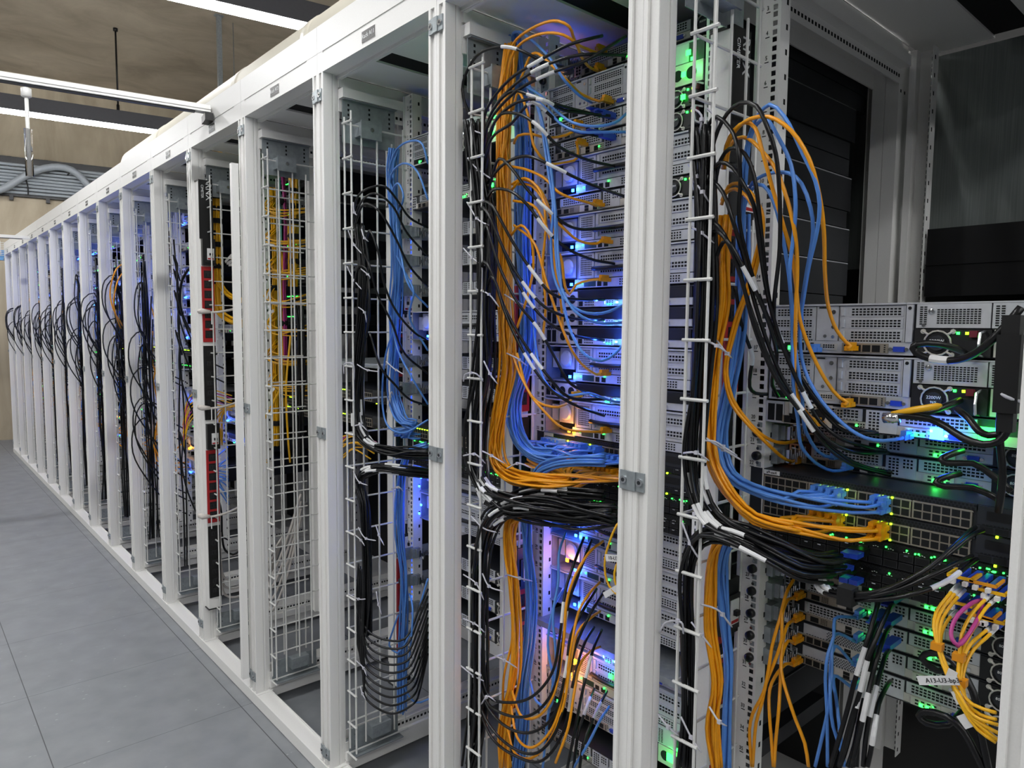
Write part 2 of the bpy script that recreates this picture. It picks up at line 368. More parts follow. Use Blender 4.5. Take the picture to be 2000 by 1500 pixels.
mb = MB().box(0, .046, .0005, w-.0005, 2.178, 2.230).box(.0022, .046, .0005, w-.0005, 2.230, 2.236).box(0, .01, .0005, .07, 2.230, 2.236).box(0, .01, w-.034, w-.0005, 2.230, 2.236)
mb.box(.046, .062, .0005, w-.0005, 2.170, 2.178).box(.046, .056, .04, w-.04, 2.178, 2.190)
mb.build('fascia', WHITE, rack0)
MB().box(-.0004, .024, .0008, w-.0008, 2.236, 2.312).build('fascia_top_panel', WHITE, rack0)
MB().box(.05, D, .036, w-.285, 2.180, 2.188).box(.05, D, w-.20, w-.036, 2.180, 2.188).box(.05, .06, .036, w-.036, 2.168, 2.188).box(.05, D, w-.285, w-.20, 2.22, 2.226).build('roof_plate', WHITE, rack0)
MB().box(.06, D-.01, w-.285, w-.20, 2.186, 2.215).build('roof_brush_strip', BRUSH, rack0)
MB().box(D, D+.002, .02, w-.02, .06, 1.62).build('rear_door', BLACK, rack0)
MB().box(D, D+.002, .02, w-.02, 1.62, 2.17).build('rear_sheet', SHEET, rack0)
hl, hr = w-.095, w-.56
RAILL = rail_mesh(hl, 1, XF, 1).build('mounting_rail', [WHITE, HOLE], rack0)
rail_mesh(hr, -1, XF, 1).build('mounting_rail', [WHITE, HOLE], rack0)
rail_mesh(hl, 1, 1.05, -1).build('mounting_rail', [WHITE, HOLE], rack0)
rail_mesh(hr, -1, 1.05, -1).build('mounting_rail', [WHITE, HOLE], rack0)
# wire cable tray on the left side, turned lips, galvanised hangers
ty, tl = w-.072, w-.112
mb = MB()
for x in (.047, .103, .156, .208, .248): mb.cyl((x,ty,.12),(x,ty,2.05 if x in (.047,.248) else 2.0),.003,6)
mb.cyl((.047,tl,.12),(.047,tl,2.06),.003,6)
for k in range(20):
    z = 2.032-.1015*k
    mb.cyl((.044,tl-.008,z),(.044,ty+.006,z),.0032,6).cyl((.044,ty+.002,z),(.262,ty+.002,z),.0028,6)
mb.build('cable_tray', WIRE, rack0)
mb = MB().box(.055, .235, w-.046, w-.044, 1.985, 2.11).box(.055,.235,w-.060,w-.044,2.108,2.11).box(.095, .165, w-.082, w-.046, 2.005, 2.045).box(.095,.165,w-.086,w-.082,1.998,2.05)
mb.cyl((.13,w-.09,2.025),(.13,w-.086,2.025),.006,10,2)
for x in (.075, .145, .215):
    for k in range(4): mb.quad((x+.003,w-.0464,2.092-.014*k),(x-.003,w-.0464,2.092-.014*k),(x-.003,w-.0464,2.099-.014*k),(x+.003,w-.0464,2.099-.014*k), 1)
mb.build('tray_hanger', [GALV, HOLE, SIL], rack0)
mb = MB().box(.055, .235, w-.050, w-.047, .09, .165).box(.055,.235,w-.085,w-.047,.088,.091).box(.12, .19, w-.082, w-.050, .125, .165)
for x in (.075, .2):
    for k in range(3): mb.cyl((x,w-.0515,.105+.02*k),(x,w-.05,.105+.02*k),.0025,6,2)
mb.build('tray_hanger', [GALV, HOLE, SIL], rack0)
def clamp(z):
    mb = MB().box(-.0035, 0, w-.027, w-.008, z-.017, z+.017).box(-.0035, 0, w+.008, w+.027, z-.017, z+.017).box(-.006, -.002, w-.009, w+.009, z-.017, z+.017)
    c = mb.build('baying_clamp', GALV, rack0)
    for y in (w-.018, w+.018):
        MB().cyl((-.0065,y,z),(-.0035,y,z),.0072,14).cyl((-.0068,y,z),(-.006,y,z),.0038,8,1).build('screw', [SIL, GREY], c)
for z in (2.135, 1.135, .112): clamp(z)
pl = MB().box(-.0022, 0, .271, .337, 2.191, 2.219).build('name_plate', PLATE, rack0)
MB().box(-.0012, 0, .2695, .3385, 2.1895, 2.2205).build('plate_border', WHITE, pl)
def mk_rack(i):
    n = 9+i; wd = B[i+1]-B[i]; lab = 'white open rack, %s beyond the one with nameplate Rack A12' % ORD[i-4] if i > 3 else 'white open rack with readable nameplate Rack A%d on its fascia' % n
    if i == 0: lab = 'white open rack holding the a9-ex4 switch and two grey 2U servers'
    if i == 1: lab = 'white open rack full of blue lights and thick yellow trunk, before Rack A11'
    r = rack0 if i == 0 else dup(rack0, (0, B[i], 0))
    r.location = (0, B[i], 0); r['label'] = lab; r.scale = (1, wd/W0, 1)
    return r
racks = [mk_rack(i) for i in range(15, 0, -1)][::-1]; racks.insert(0, mk_rack(0))
tr_ = [k for k in racks[4].children if k.name.startswith('cable_tray')][0].copy(); COL.objects.link(tr_); tr_.parent = racks[4]; tr_.scale = (1,-1,1); tr_.location = (0, W0, 0)
for i, r in enumerate(racks):
    kids = [c for c in r.children if c.name.startswith('name_plate')]
    text('Rack A%d' % (9+i), .0165, 'lettering', WINK, kids[0], (-.0024, .304, 2.205))
    for c in r.children:
        if c.name.startswith('baying_clamp'): c.location.z = (.037, .0, -.02, 0, .01)[i % 5] if i < 5 else 0
    if i < 3:
        if i == 0: OLD = RAILL.data
        rl = [c for c in r.children if c.name.startswith('mounting_rail') and c.data == OLD][0]
        if i == 0:
            mk = marks(hl); vs, fs = list(mk.v), list(mk.f)
            for k in range(1, 42):
                d = text(str(k), .011, 'digit', INK, rl, (XF-.0008, hl+.0145, Z0-k*U+.0075)); d.scale = (.8,1,1)
                bpy.context.view_layer.update(); o_ = len(vs); L = d.matrix_local
                vs += [tuple(L @ v.co) for v in d.data.vertices]; fs += [tuple(o_+a for a in p.vertices) for p in d.data.polygons]
                bpy.data.objects.remove(d)
            src = OLD; o_ = len(src.vertices); me = bpy.data.meshes.new('mounting_rail_numbered')
            me.from_pydata([tuple(v.co) for v in src.vertices]+vs, [], [tuple(p.vertices) for p in src.polygons]+[tuple(o_+a for a in q) for q in fs])
            for m_ in (WHITE, HOLE, INK): me.materials.append(m_)
            me.polygons.foreach_set('material_index', [p.material_index for p in src.polygons]+[2]*len(fs)); me.update(); NUM = me
        rl.data = NUM
GL = .26
# ------------------------------------------------------------------ equipment (local frame: x into the rack, -y to the right, z up)
def led(par, u, z, m, s=.0022, x=-.0012): return MB().box(x-.001, x+.002, -u-s, -u+s, z-s, z+s).build('status_led', m, par)
def glow(par, u, z, rgb, e, x=-.02, r=.004):
    l = bpy.data.lights.new('led_light', 'POINT'); l.color = rgb; l.energy = e*GL; l.shadow_soft_size = r
    o = bpy.data.objects.new('led_light', l); COL.objects.link(o); o.parent = par; o.location = (x, -u, z); return o
CB, CG, CO = (.03,.12,1), (.05,1,.15), (1,.36,.02)
def slot(mb, u0, u1, z0, z1, nx, nz=3, x=-.001):
    mb.box(x, .004, -u0, -u1, z0, z1); mb.holes(x-.0004, -u0-.004, -u1+.003, z0+.0015, z1-.0015, nx, nz, .72, .62)
def rj(mb, u, z, x=-.0015): mb.quad((x,-u+.0065,z),(x,-u-.0065,z),(x,-u-.0065,z+.0115),(x,-u+.0065,z+.0115),1)
def vga(par, u, z):
    v = MB().box(-.004, .003, -u-.0085, -u+.0085, z, z+.0085).build('vga_port', BLUEP, par)
    mb = MB()
    for s in (-1, 1): mb.cyl((-.005,-u+s*.0125,z+.0042),(.002,-u+s*.0125,z+.0042),.003,8)
    mb.build('screw_post', SIL, v); return v
def psu(par, u, h, w_, watt, eff, lit=True):
    p = MB().box(-.004, .05, -u, -u-w_, .0015, h).build('power_supply', BLACK, par)
    cu, cz, r = u+.034, h*.5, h*.44
    g = MB()
    pts = [(-.006,-cu+r*math.cos(a*math.pi/8),cz+r*math.sin(a*math.pi/8)) for a in range(17)]; g.tube(pts, .0014, 6)
    for sy, sz in ((1,1),(-1,1),(1,-1),(-1,-1)):
        g.tube([(-.006,-cu+sy*r*.72,cz+sz*r*.72),(-.006,-cu+sy*r*1.12,cz+sz*r*.95)], .0018, 6); g.cyl((-.006,-cu+sy*r*1.1,cz+sz*r*.95),(-.003,-cu+sy*r*1.1,cz+sz*r*.95),.004,8)
    g.build('fan_guard', ALU2, p)
    d = MB().cyl((-.0085,-cu,cz),(-.004,-cu,cz),h*.27,20).build('fan_badge', GREY, p)
    text(watt, h*.16, 'lettering', WINK, d, (-.009,-cu,cz+h*.07))
    if eff: text(eff, h*.13, 'lettering', WINK, d, (-.009,-cu,cz-h*.1))
    if lit: led(p, u+.062, h-.006, LG, .002, -.005); led(p, u+.074, h-.006, LY, .002, -.005)
    MB().box(-.012,-.004,-u-.079,-u-.089,h-.012,h-.002).build('release_tab', MAROON, p)
    MB().box(-.016,-.004,-u-.072,-u-.092,.004,h*.62).build('inlet_plug', BLACK, p)
    MB().tube([(-.006,-u-.098,.003),(-.03,-u-.098,.006),(-.034,-u-.098,h*.5),(-.03,-u-.098,h-.006),(-.006,-u-.098,h-.003)], .0022, 6).build('handle', SIL, p)
    return p
def blank(par, u0, u1, z0, z1, holes):
    mb = MB().box(-.0015, .004, -u0, -u1, z0, z1)
    for cu, rr in holes:
        n = len(mb.v); k = 20
        mb.v += [(-.002,-cu+rr*math.cos(2*math.pi*i/k),(z0+z1)/2+min(rr,(z1-z0)*.42)*math.sin(2*math.pi*i/k)) for i in range(k)]
        mb.f.append(tuple(range(n, n+k))); mb.m.append(1)
    return mb.build('bay_cover', [ALU2, HOLE], par)
def plug(par, u, z, m, L=.02):
    mb = MB().box(-L, .0, -u-.006, -u+.006, z-.004, z+.004).box(-L-.012, -L, -u-.004, -u+.004, z-.0035, z+.0035).box(-L-.006, -.002, -u-.0035, -u+.0035, z+.004, z+.009)
    return mb.build('plug', m, par)
def srv2(loc, lab, hot=False, grp=None):
    t = thing('rack_server', loc, lab, 'server', grp); W_, H = .44, .086
    MB().box(.003, .70, 0, -W_, 0, H).build('chassis', [GREY], t)
    MB().box(-.004, .7, 0, -.237, H-.003, H).box(-.001, .7, -.237, -W_, H-.0025, H).build('lid', ALU, t)
    for u0, u1, nx in ((.004,.088,11),(.130,.236,13)):
        mb = MB().box(0, .004, -u0, -u1, .022, .082)
        for k in range(3):
            z = .0245+.0195*k; a = u0+(.016 if nx == 13 else .008); slot(mb, a, u1-.003, z, z+.0165, nx)
            mb.box(-.004, 0, -u0-.004, -u0-.009, z+.002, z+.015)
        mb.holes(-.0006, -u0-.012, -u1+.004, .0215, .0242, nx+6, 1, .6, .7)
        mb.build('riser_cage', [ALU, HOLE], t)
    mb = MB().box(-.001, .004, -.090, -.128, .022, .0825)
    for z, r in ((.072,.0038),(.046,.0032),(.029,.0028)): mb.cyl((-.0025,-.120,z),(-.001,-.120,z),r,12,1)
    mb.cyl((-.0022,-.106,.03),(-.001,-.106,.03),.003,10,1).box(-.002,-.001,-.094,-.108,.0785,.081,2); mb.build('centre_plate', [ALU, SIL, HOLE], t)
    mb = MB().box(-.003, .004, -.238, -.248, .022, .0825).cyl((-.0036,-.243,.077),(-.003,-.243,.077),.0028,12,1); mb.build('divider', [ALU, HOLE], t)
    mb = MB().box(-.002, .004, -.253, -.355, .0455, .083)
    mb.holes(-.0025, -.257, -.269, .05, .08, 2, 9, .72, .6); mb.holes(-.0025, -.282, -.343, .0515, .0755, 12, 7, .74, .6)
    mb.tube([(-.002,-.2745,.072),(-.0045,-.2745,.072),(-.005,-.2745,.072)], [.0055,.004,.001], 14, 2); mb.cyl((-.003,-.264,.0495),(-.002,-.264,.0495),.0028,10,2)
    mb.build('vented_cover', [ALU, HOLE, SIL], t)
    mb = MB().box(-.001, .004, -.357, -.405, .0455, .083); mb.holes(-.0015, -.360, -.374, .048, .08, 2, 9, .7, .6); mb.build('vented_edge', [ALU, HOLE], t)
    b_ = MB().box(.001, .004, -.406, -W_, .0455, .083).build('side_board', PCB, t); led(b_, .413, .05, LG, .0035, 0)
    mb = MB().box(0, .004, -.004, -.250, .0005, .0215)
    mb.box(-.0008, 0, -.010, -.068, .004, .018, 1)
    for u in (.072, .080): mb.box(-.0008, 0, -u, -u-.006, .004, .018, 1)
    mb.box(-.0008,0,-.086,-.098,.004,.016,1); mb.box(-.0015,0,-.101,-.128,.006,.017,2); mb.holes(-.002,-.103,-.124,.009,.016,5,2,.7,.7,1)
    mb.build('port_strip', [ALU, HOLE, ALU2], t)
    c = MB().box(-.003, .002, -.137, -.212, .003, .019)
    for k in range(4): rj(c, .147+.0155*k, .0045, -.0034)
    for k in range(4): c.box(-.0034,-.003,-.206,-.2085,.0045+.0035*k,.0065+.0035*k,1)
    c.build('network_card', [RJ, HOLE], t)
    vga(t, .229, .006)
    led(t, .042, .008, LG, .0035); led(t, .050, .009, LG, .0015)
    psu(t, .252, .0435, .106, '2200W', '96%')
    blank(t, .361, .44, .002, .0435, ((.38,.0115),(.413,.0125)))
    return t
def ear_bracket(par, h, x=-.09):
    "galvanised rail bracket with thumb screw, on the mounting rail in front of a recessed unit"
    b_ = MB().box(x-.003, x, .004, .027, 0, h).box(x, .0, .002, .004, .002, h-.002).box(x+.02, x+.05, -.012, .002, .006, h-.006).box(x+.03,x+.034,-.02,-.012,.008,h-.008).build('rail_bracket', GALV, par)
    MB().tube([(x-.003,.0155,h*.5),(x-.012,.0155,h*.5),(x-.0125,.0155,h*.5)], [.0085,.0085,.003], 16).build('thumb_screw', BLACK, b_, True)
    for z in (.18, .82): MB().cyl((x-.0045,.0155,h*z),(x-.003,.0155,h*z),.003,10).build('rivet', SIL, b_)
    g = MB()
    rr = random.Random(3)
    for k in range(9): g.box(x+.035+.004*k, x+.037+.004*k, -.02-.002*k, -.028-.002*k, h*rr.uniform(.1,.5), h*rr.uniform(.55,.95))
    g.build('spring_clip', SIL, b_)
    return b_
def srv1(loc, lab, var=0, brk=True, psu_w='800W', grp=None, hot=None):
    t = thing('rack_server', loc, lab, 'server', grp); W_, H = .436, .042
    MB().box(.003, .68, 0, -W_, 0, H).box(0, .003, -.002, -W_, .0, .003).box(0,.003,-.002,-W_,H-.002,H).build('chassis', [GREY], t)
    mb = MB().box(0, .004, 0, -.022, .004, .038); mb.holes(-.0005, -.003, -.02, .006, .036, 2, 4, .7, .7); mb.build('latch_panel', [ALU, HOLE], t)
    mb = MB().box(-.001, .004, -.045, -.175, .019, .040)
    if var == 2: mb.holes(-.0015, -.09, -.172, .021, .038, 16, 6, .6, .6, 1, True)
    else: mb.holes(-.0015, -.055, -.17, .023, .038, 17, 3, .72, .62); mb.box(-.004, -.001, -.047, -.052, .021, .038)
    mb.holes(-.0015, -.05, -.17, .0195, .0215, 22, 1, .6, .7); mb.build('riser_vent', [ALU, HOLE], t)
    mb = MB().box(0, .004, -.022, -.40, .0015, .018).box(-.0015,0,-.032,-.108,.003,.0165,2)
    if var == 2:
        for k in range(4): rj(mb, .043+.0155*k, .004, -.002)
    else:
        rj(mb, .043, .004, -.002); mb.box(-.0022,-.0015,-.058,-.074,.004,.014,1); mb.holes(-.002,-.078,-.092,.004,.015,4,4,.6,.6)
    mb.box(-.0008,0,-.125,-.137,.003,.009,1); mb.box(-.0008,0,-.125,-.137,.010,.016,1); rj(mb, .158, .003, -.001); mb.holes(-.0006,-.168,-.19,.003,.016,5,3,.6,.6)
    mb.build('port_strip', [ALU2, HOLE, RJ], t)
    mb = MB().box(-.001, .004, -.182, -.232, .003, .040); mb.holes(-.0015, -.186, -.205, .006, .038, 3, 6, .65, .6); mb.holes(-.0015,-.21,-.228,.02,.038,3,3,.6,.6); mb.build('card_bracket', [ALU, HOLE], t)
    mb = MB().box(-.001, .004, -.236, -.345, .019, .040); mb.holes(-.0015, -.244, -.335, .022, .038, 14, 3, .74, .62); mb.build('riser_vent', [ALU, HOLE], t)
    s_ = MB().box(-.003, .003, -.245, -.292, .003, .017); s_.holes(-.0035,-.25,-.288,.004,.016,4,2,.6,.5); s_.build('sfp_card', [ALU2, HOLE], t)
    led(t, .262, .007, LG, .0026, -.004); led(t, .272, .007, LG, .0026, -.004); led(t, .281, .012, LG, .001, -.004)
    led(t, .167, .011, LG, .0014)
    vga(t, .318, .005)
    if var != 3: psu(t, .346, .040, .09, psu_w, '')
    if brk: ear_bracket(t, H+.0015)
    return t
def srv1sfp(loc, lab, grp=None):
    "1U unit with black drive covers, round-holed covers and a bright SFP port"
    t = thing('rack_server', loc, lab, 'server', grp); W_, H = .436, .042
    MB().box(.003, .68, 0, -W_, 0, H).box(-.002, .003, 0, -W_, H-.003, H).build('chassis', GREY, t)
    mb = MB().box(-.001, .004, 0, -.042, .002, .039)
    for u in (.005, .023): mb.box(-.0015,-.001,-u,-u-.014,.006,.035,1)
    mb.holes(-.0015,-.003,-.04,.0362,.0388,5,1,.5,.7); mb.build('latch_panel', [ALU, HOLE], t)
    blank(t, .044, .108, .002, .038, ((.062,.0105),(.092,.0105)))
    MB().box(-.002, .01, -.112, -.43, .0175, .0385).build('black_cover', BLACK, t)
    mb = MB().box(0, .004, -.110, -.43, .0015, .0165); rj(mb, .118, .003, -.0006); mb.holes(-.0006,-.13,-.16,.003,.015,6,2,.6,.6); mb.holes(-.0006,-.25,-.34,.003,.015,14,2,.6,.6); mb.build('port_strip', [ALU, HOLE], t)
    s_ = MB().box(-.012, .003, -.205, -.232, .002, .016); s_.holes(-.0125,-.208,-.23,.003,.015,3,3,.55,.5); s_.build('sfp_module', [ALU2, HOLE], t)
    led(t, .203, .010, LC, .003, -.008); led(t, .236, .010, LC, .0022, -.008); led(t, .213, .006, LG, .0016, -.013); led(t, .222, .006, LG, .0016, -.013)
    vga(t, .36, .005)
    return t
def srv2b(loc, lab, hot='b', grp=None, var=0):
    "2U unit with an open latch bay on the left, square vent block, slot covers"
    t = thing('rack_server', loc, lab, 'server', grp); W_, H = .436, .0865
    MB().box(.05, .70, 0, -.108, 0, H-.002).box(.004, .70, -.108, -W_, 0, H-.002).build('chassis', GREY, t)
    MB().box(-.006, .7, 0, -W_, H-.003, H).build('lid', ALU, t)
    MB().box(0, .05, 0, -.003, 0, H-.003).box(0, .05, -.105, -.108, 0, H-.003).box(-.004, .05, 0, -.108, -.001, .002).build('latch_bay', GALV, t)
    mb = MB().box(.012, .05, -.040, -.088, .028, .080)
    mb.tube([(.008,-.064,.054),(.004,-.064,.054)], [.02,.016], 18); mb.box(.018,.05,-.008,-.03,.03,.07).box(.01,.012,-.05,-.078,.036,.046,1); mb.build('handle_module', [ALU, LBL], t)
    mb = MB().box(-.001, .006, -.110, -.158, .024, .082); mb.holes(-.0015, -.116, -.152, .029, .078, 8, 10, .64, .62); mb.build('vent_block', [ALU, HOLE], t)
    mb = MB().box(-.001, .006, -.161, -.43, .024, .082)
    for k in range(2):
        z = .029+.027*k; mb.box(-.004,-.001,-.164,-.172,z,z+.022); slot(mb, .176, .29, z+.003, z+.02, 15, 2, -.003); slot(mb, .295, .42, z+.003, z+.02, 15, 2, -.003)
    mb.build('slot_covers', [ALU, HOLE], t)
    MB().tube(smooth([(-.012,-.165,.044),(-.016,-.2,.043),(-.012,-.28,.044),(-.004,-.33,.046)], .02), .0055, 8).build('power_lead', BLACK, t, True)
    mb = MB().box(-.001, .006, -.098, -.43, .002, .022); mb.box(-.0015,-.001,-.128,-.165,.004,.018,2)
    rj(mb, .195, .004); rj(mb, .176, .004); mb.holes(-.0016,-.235,-.4,.004,.020,24,3,.6,.6); mb.build('port_strip', [ALU, HOLE, PCB], t)
    h = dict(b=LB, o=LO)[hot]
    led(t, .088, .011, h, .0032, -.003); led(t, .104, .011, h, .0032, -.003); led(t, .199, .017, LG, .0016, -.003); led(t, .123, .013, LG, .0015, -.002)
    return t
def switch48(loc, lab, tagtxt=None, leds=()):
    t = thing('network_switch', loc, lab, 'switch', None); H = .0435
    MB().box(.002, .38, .004, -.44, 0, H).box(-.001,.002,.027,.004,0,H).build('chassis', GREY, t)
    mb = MB().box(-.001, .003, -.001, -.352, .0335, H-.0005); mb.holes(-.0015, (-.034 if tagtxt else -.004), -.35, .0335, H-.001, 58 if tagtxt else 64, 2, .66, .72, 1, True); mb.build('vent_strip', [GREY, HOLE], t)
    for k in range(4):
        u0 = .0015+.0868*k; mb = MB().box(-.002, .003, -u0, -u0-.0845, .0025, .0325)
        for i in range(6):
            for z0, s in ((.0185,1),(.005,-1)):
                c = u0+.0085+.0136*i; mb.quad((-.0024,-c+.0058,z0),(-.0024,-c-.0058,z0),(-.0024,-c-.0058,z0+.0112),(-.0024,-c+.0058,z0+.0112),1)
                zz = z0+.0125 if s > 0 else z0-.0018; mb.box(-.0026,-.002,-c-.0068-.003,-c-.0068+.003,zz-.0007,zz+.0009,0)
        mb.build('port_block', [RJ, HOLE], t)
    m_ = MB().box(-.002, .003, -.354, -.437, .013, .0425); m_.holes(-.0025,-.36,-.43,.0132,.0155,14,1,.7,.8)
    m_.box(-.0026,-.002,-.366,-.412,.022,.036,2); m_.build('status_panel', [GREY, HOLE, BLACK], t)
    mb = MB().box(-.002, .003, -.354, -.437, .001, .0125, 0)
    for k in range(4): mb.box(-.0028,-.002,-.358-.02*k,-.375-.02*k,.0025,.0115,1)
    for k in (2, 3): mb.box(-.0034,-.0028,-.362-.02*k,-.370-.02*k,.009,.0105,2)
    mb.build('uplink_ports', [GREY, HOLE, SIL], t)
    for (g, c, top) in leds: led(t, .0015+.0868*g+.0085+.0136*c+.0068, .0312 if top else .0038, LY, .0014, -.0035)
    led(t, .381, -.0012, LY, .0016, -.003)
    if tagtxt:
        l_ = MB().box(-.0025, -.001, -.001, -.032, .0345, .0425).build('label_strip', LBL, t); text(tagtxt, .0075, 'lettering', INK, l_, (-.0028, -.0165, .0385))
    return t
def switchq(loc, lab, seed):
    t = thing('network_switch', loc, lab, 'switch', None); H = .0435; rr = random.Random(seed)
    MB().box(.002, .42, .004, -.44, 0, H).box(-.001,.002,.027,.004,0,H).build('chassis', BLACK, t)
    mb = MB().box(-.001,.003,-.002,-.44,.036,H-.001); mb.holes(-.0015,-.004,-.438,.0365,H-.0015,70,2,.6,.6,1,True); mb.build('vent_strip', [BLACK, HOLE], t)
    mb = MB()
    for k in range(18):
        for z in (.002, .0165):
            u = .006+.024*k; mb.box(-.002,.003,-u,-u-.022,z,z+.0125).quad((-.0024,-u-.0015,z+.0015),(-.0024,-u-.0205,z+.0015),(-.0024,-u-.0205,z+.011),(-.0024,-u-.0015,z+.011),1)
            if rr.random() < .5: mb.box(-.004,-.002,-u-.008,-u-.014,z+.0095,z+.0112,2)
        for q in range(3): mb.box(-.0016,-.001,-u-.006-.0035*q,-u-.008-.0035*q,.0315+.001*(q % 2),.0325+.001*(q % 2),3)
    mb.build('port_cages', [TRAYB, HOLE, SIL, WINK], t)
    for k in range(22): led(t, .012+.42*rr.random(), .0335+.003*rr.random(), LG, .0011, -.002)
    return t
def pdu(loc, lab, z0, z1, face='-y', n=4):
    "vertical socket strip; its socket side faces -y"
    t = thing('power_strip', loc, lab, 'power strip', 'vertical power strips')
    MB().box(.008, .060, .0, .045, z0, z1).build('body', WHITE, t)
    MB().box(.006, .062, -.006, .0, z1-.24, z1+.002).box(.006,.062,0,.046,z1-.002,z1+.004).build('feed_box', BLACK, t)
    text('RNX', .034, 'lettering', WINK, t, (.045, -.0068, z1-.045), (math.pi/2, math.pi/2, 0), ax='CENTER')
    text('CIMETER', .014, 'lettering', WINK, t, (.020, -.0068, z1-.045), (math.pi/2, math.pi/2, 0), ax='CENTER')
    z = z1-.24; k = 0
    while z > z0+.28 and k < n:
        mb = MB().box(.012, .064, -.020, 0, z-.11, z).box(.020,.062,-.024,-.02,z-.10,z-.03); bk = mb.build('breaker', BLACK, t)
        MB().box(.028,.056,-.026,-.024,z-.088,z-.04).build('breaker_face', LBL, bk); MB().box(.036,.048,-.034,-.026,z-.07,z-.06).build('toggle', BLACK, bk)
        MB().box(.030,.054,-.0265,-.026,z-.086,z-.08).build('red_mark', RED, bk)
        z -= .115
        for m_, nm, ns in ((RED,'red_socket_block',6),(BLACK,'black_socket_block',6)):
            hh = .042*ns+.065
            if z-hh < z0: hh = max(.05, z-z0-.01)
            b_ = MB().box(.010, .060, -.005, 0, z-hh, z).build(nm, m_, t)
            q = 0
            while z-.03-.042*q > z-hh+.03:
                zz = z-.032-.042*q; mb = MB()
                mb.prism([(.019,-.0058),(.051,-.0058),(.051,-.005),(.019,-.005)], zz-.016, zz+.016)
                mb.box(.023,.047,-.0072,-.0058,zz-.010,zz+.010,1)
                for sx_ in (.029,.041): mb.box(sx_-.001,sx_+.001,-.0075,-.0072,zz-.006,zz+.004,2)
                mb.build('socket', [BLACK, TRAYB, HOLE], b_); q += 1
            z -= hh+.016
            if z < z0+.05: break
        k += 1
    MB().box(.004,.062,-.004,.046,z0-.004,z0).build('end_cap', BLACK, t)
    return t
def at(i, k, rec=0.0, dz=0): return (XF+rec-.001, B[i+1]-.107, Z0-k*U+.001+dz)     # rack i, bottom of unit k
R9, R10, R11 = 'the a9-ex4 rack', 'the second rack from the right', 'rack A11'
# nearest rack (A9)
s9a = srv2(at(0,17), 'topmost grey 2U server in the a9-ex4 rack')
s9b = dup(s9a, at(0,19), 'second grey 2U server down in the a9-ex4 rack, badge reading 2200W 96%')
s20 = srv1(at(0,20), '1U server with bright blue light below the two grey 2U servers', 3, False)
for c in list(s20.children):
    if c.name.startswith(('riser_vent','latch_panel')) and c.name.split('.')[0] == 'latch_panel': bpy.data.objects.remove(c)
mb = MB().box(-.001,.004,.0,-.036,.001,.041)
for u in (.004,.020): mb.box(-.0016,-.001,-u,-u-.013,.005,.036,1)
mb.build('bay_panel', [ALU, HOLE], s20); blank(s20, .037, .125, .0015, .0415, ((.058,.0125),(.101,.0125)))
c_ = MB().box(-.0025,.002,-.132,-.145,.02,.038); c_.holes(-.003,-.133,-.144,.021,.037,2,3,.6,.6); c_.build('card_edge', [ALU2, HOLE], s20)
led(s20, .292, .012, LB, .009, -.006); led(s20, .30, .006, LB, .003, -.006); led(s20, .362, .020, LG, .011, -.012); led(s20, .252, .012, LC, .002, -.006); led(s20, .285, .016, LC, .002, -.006)
glow(s20, .296, .012, CB, .8, -.035, .008); glow(s20, .362, .02, CG, .35, -.04, .012)
s21 = srv1(at(0,21,.095), 'recessed 1U server, first below the blue lit server in the a9-ex4 rack', 0, True, '800W')
s22 = dup(s21, at(0,22,.095), 'recessed 1U server resting just above the upper switch of the a9-ex4 rack')
for s_, e in ((s21,.03),(s22,.03)): glow(s_, .27, .006, CG, e, -.02)
glow(s21, -.004, .02, CO, .02, -.05); glow(s22, -.004, .02, CO, .012, -.05)
led(s21, -.003, .022, LO, .0015, -.03); led(s21, -.008, .026, LO, .0015, -.035); led(s22, -.003, .022, LO, .0015, -.03)
PL = [(1,1,1),(1,2,1),(1,3,1),(1,4,1),(1,4,0),(2,2,1),(2,3,1),(2,3,0)]
sw1 = switch48(at(0,23), 'upper 48 port switch in the a9-ex4 rack with blue cords and label a9-ex4', 'a9-ex4', PL)
sw2 = switch48(at(0,24), 'lower 48 port switch in the a9-ex4 rack with yellow cords plugged in', None, PL)
for s_ in (sw1, sw2):
    for u in (.165,.25): glow(s_, u, .0215, (.5,1,.1), .008, -.012)
q1 = switchq(at(0,25), 'upper black cage port switch in the a9-ex4 rack, under the yellow cords', 3)
q2 = switchq(at(0,26), 'lower black cage port switch in the a9-ex4 rack, above the stacked 1U servers', 5)
low = []
for j, k in enumerate((27,28,29,30,31)):
    lb = ORD[j]+' of five stacked 1U servers counted down from the black switches of the a9-ex4 rack'
    if j in (0, 3): low.append(srv1(at(0,k,.095), lb, 2 if j else 0, True, '800W'))
    else: low.append(dup(low[0 if j < 3 else 3], at(0,k,.095), lb))
    if j < 4: glow(low[-1], .27, .006, CG, .010, -.02); glow(low[-1], .168, .012, CG, .005, -.015)
for j in (1,2): led(low[j-1], -.014, .03, LG, .002, -.045); glow(low[j-1], -.012, .03, (.3,1,.1), .012, -.05)
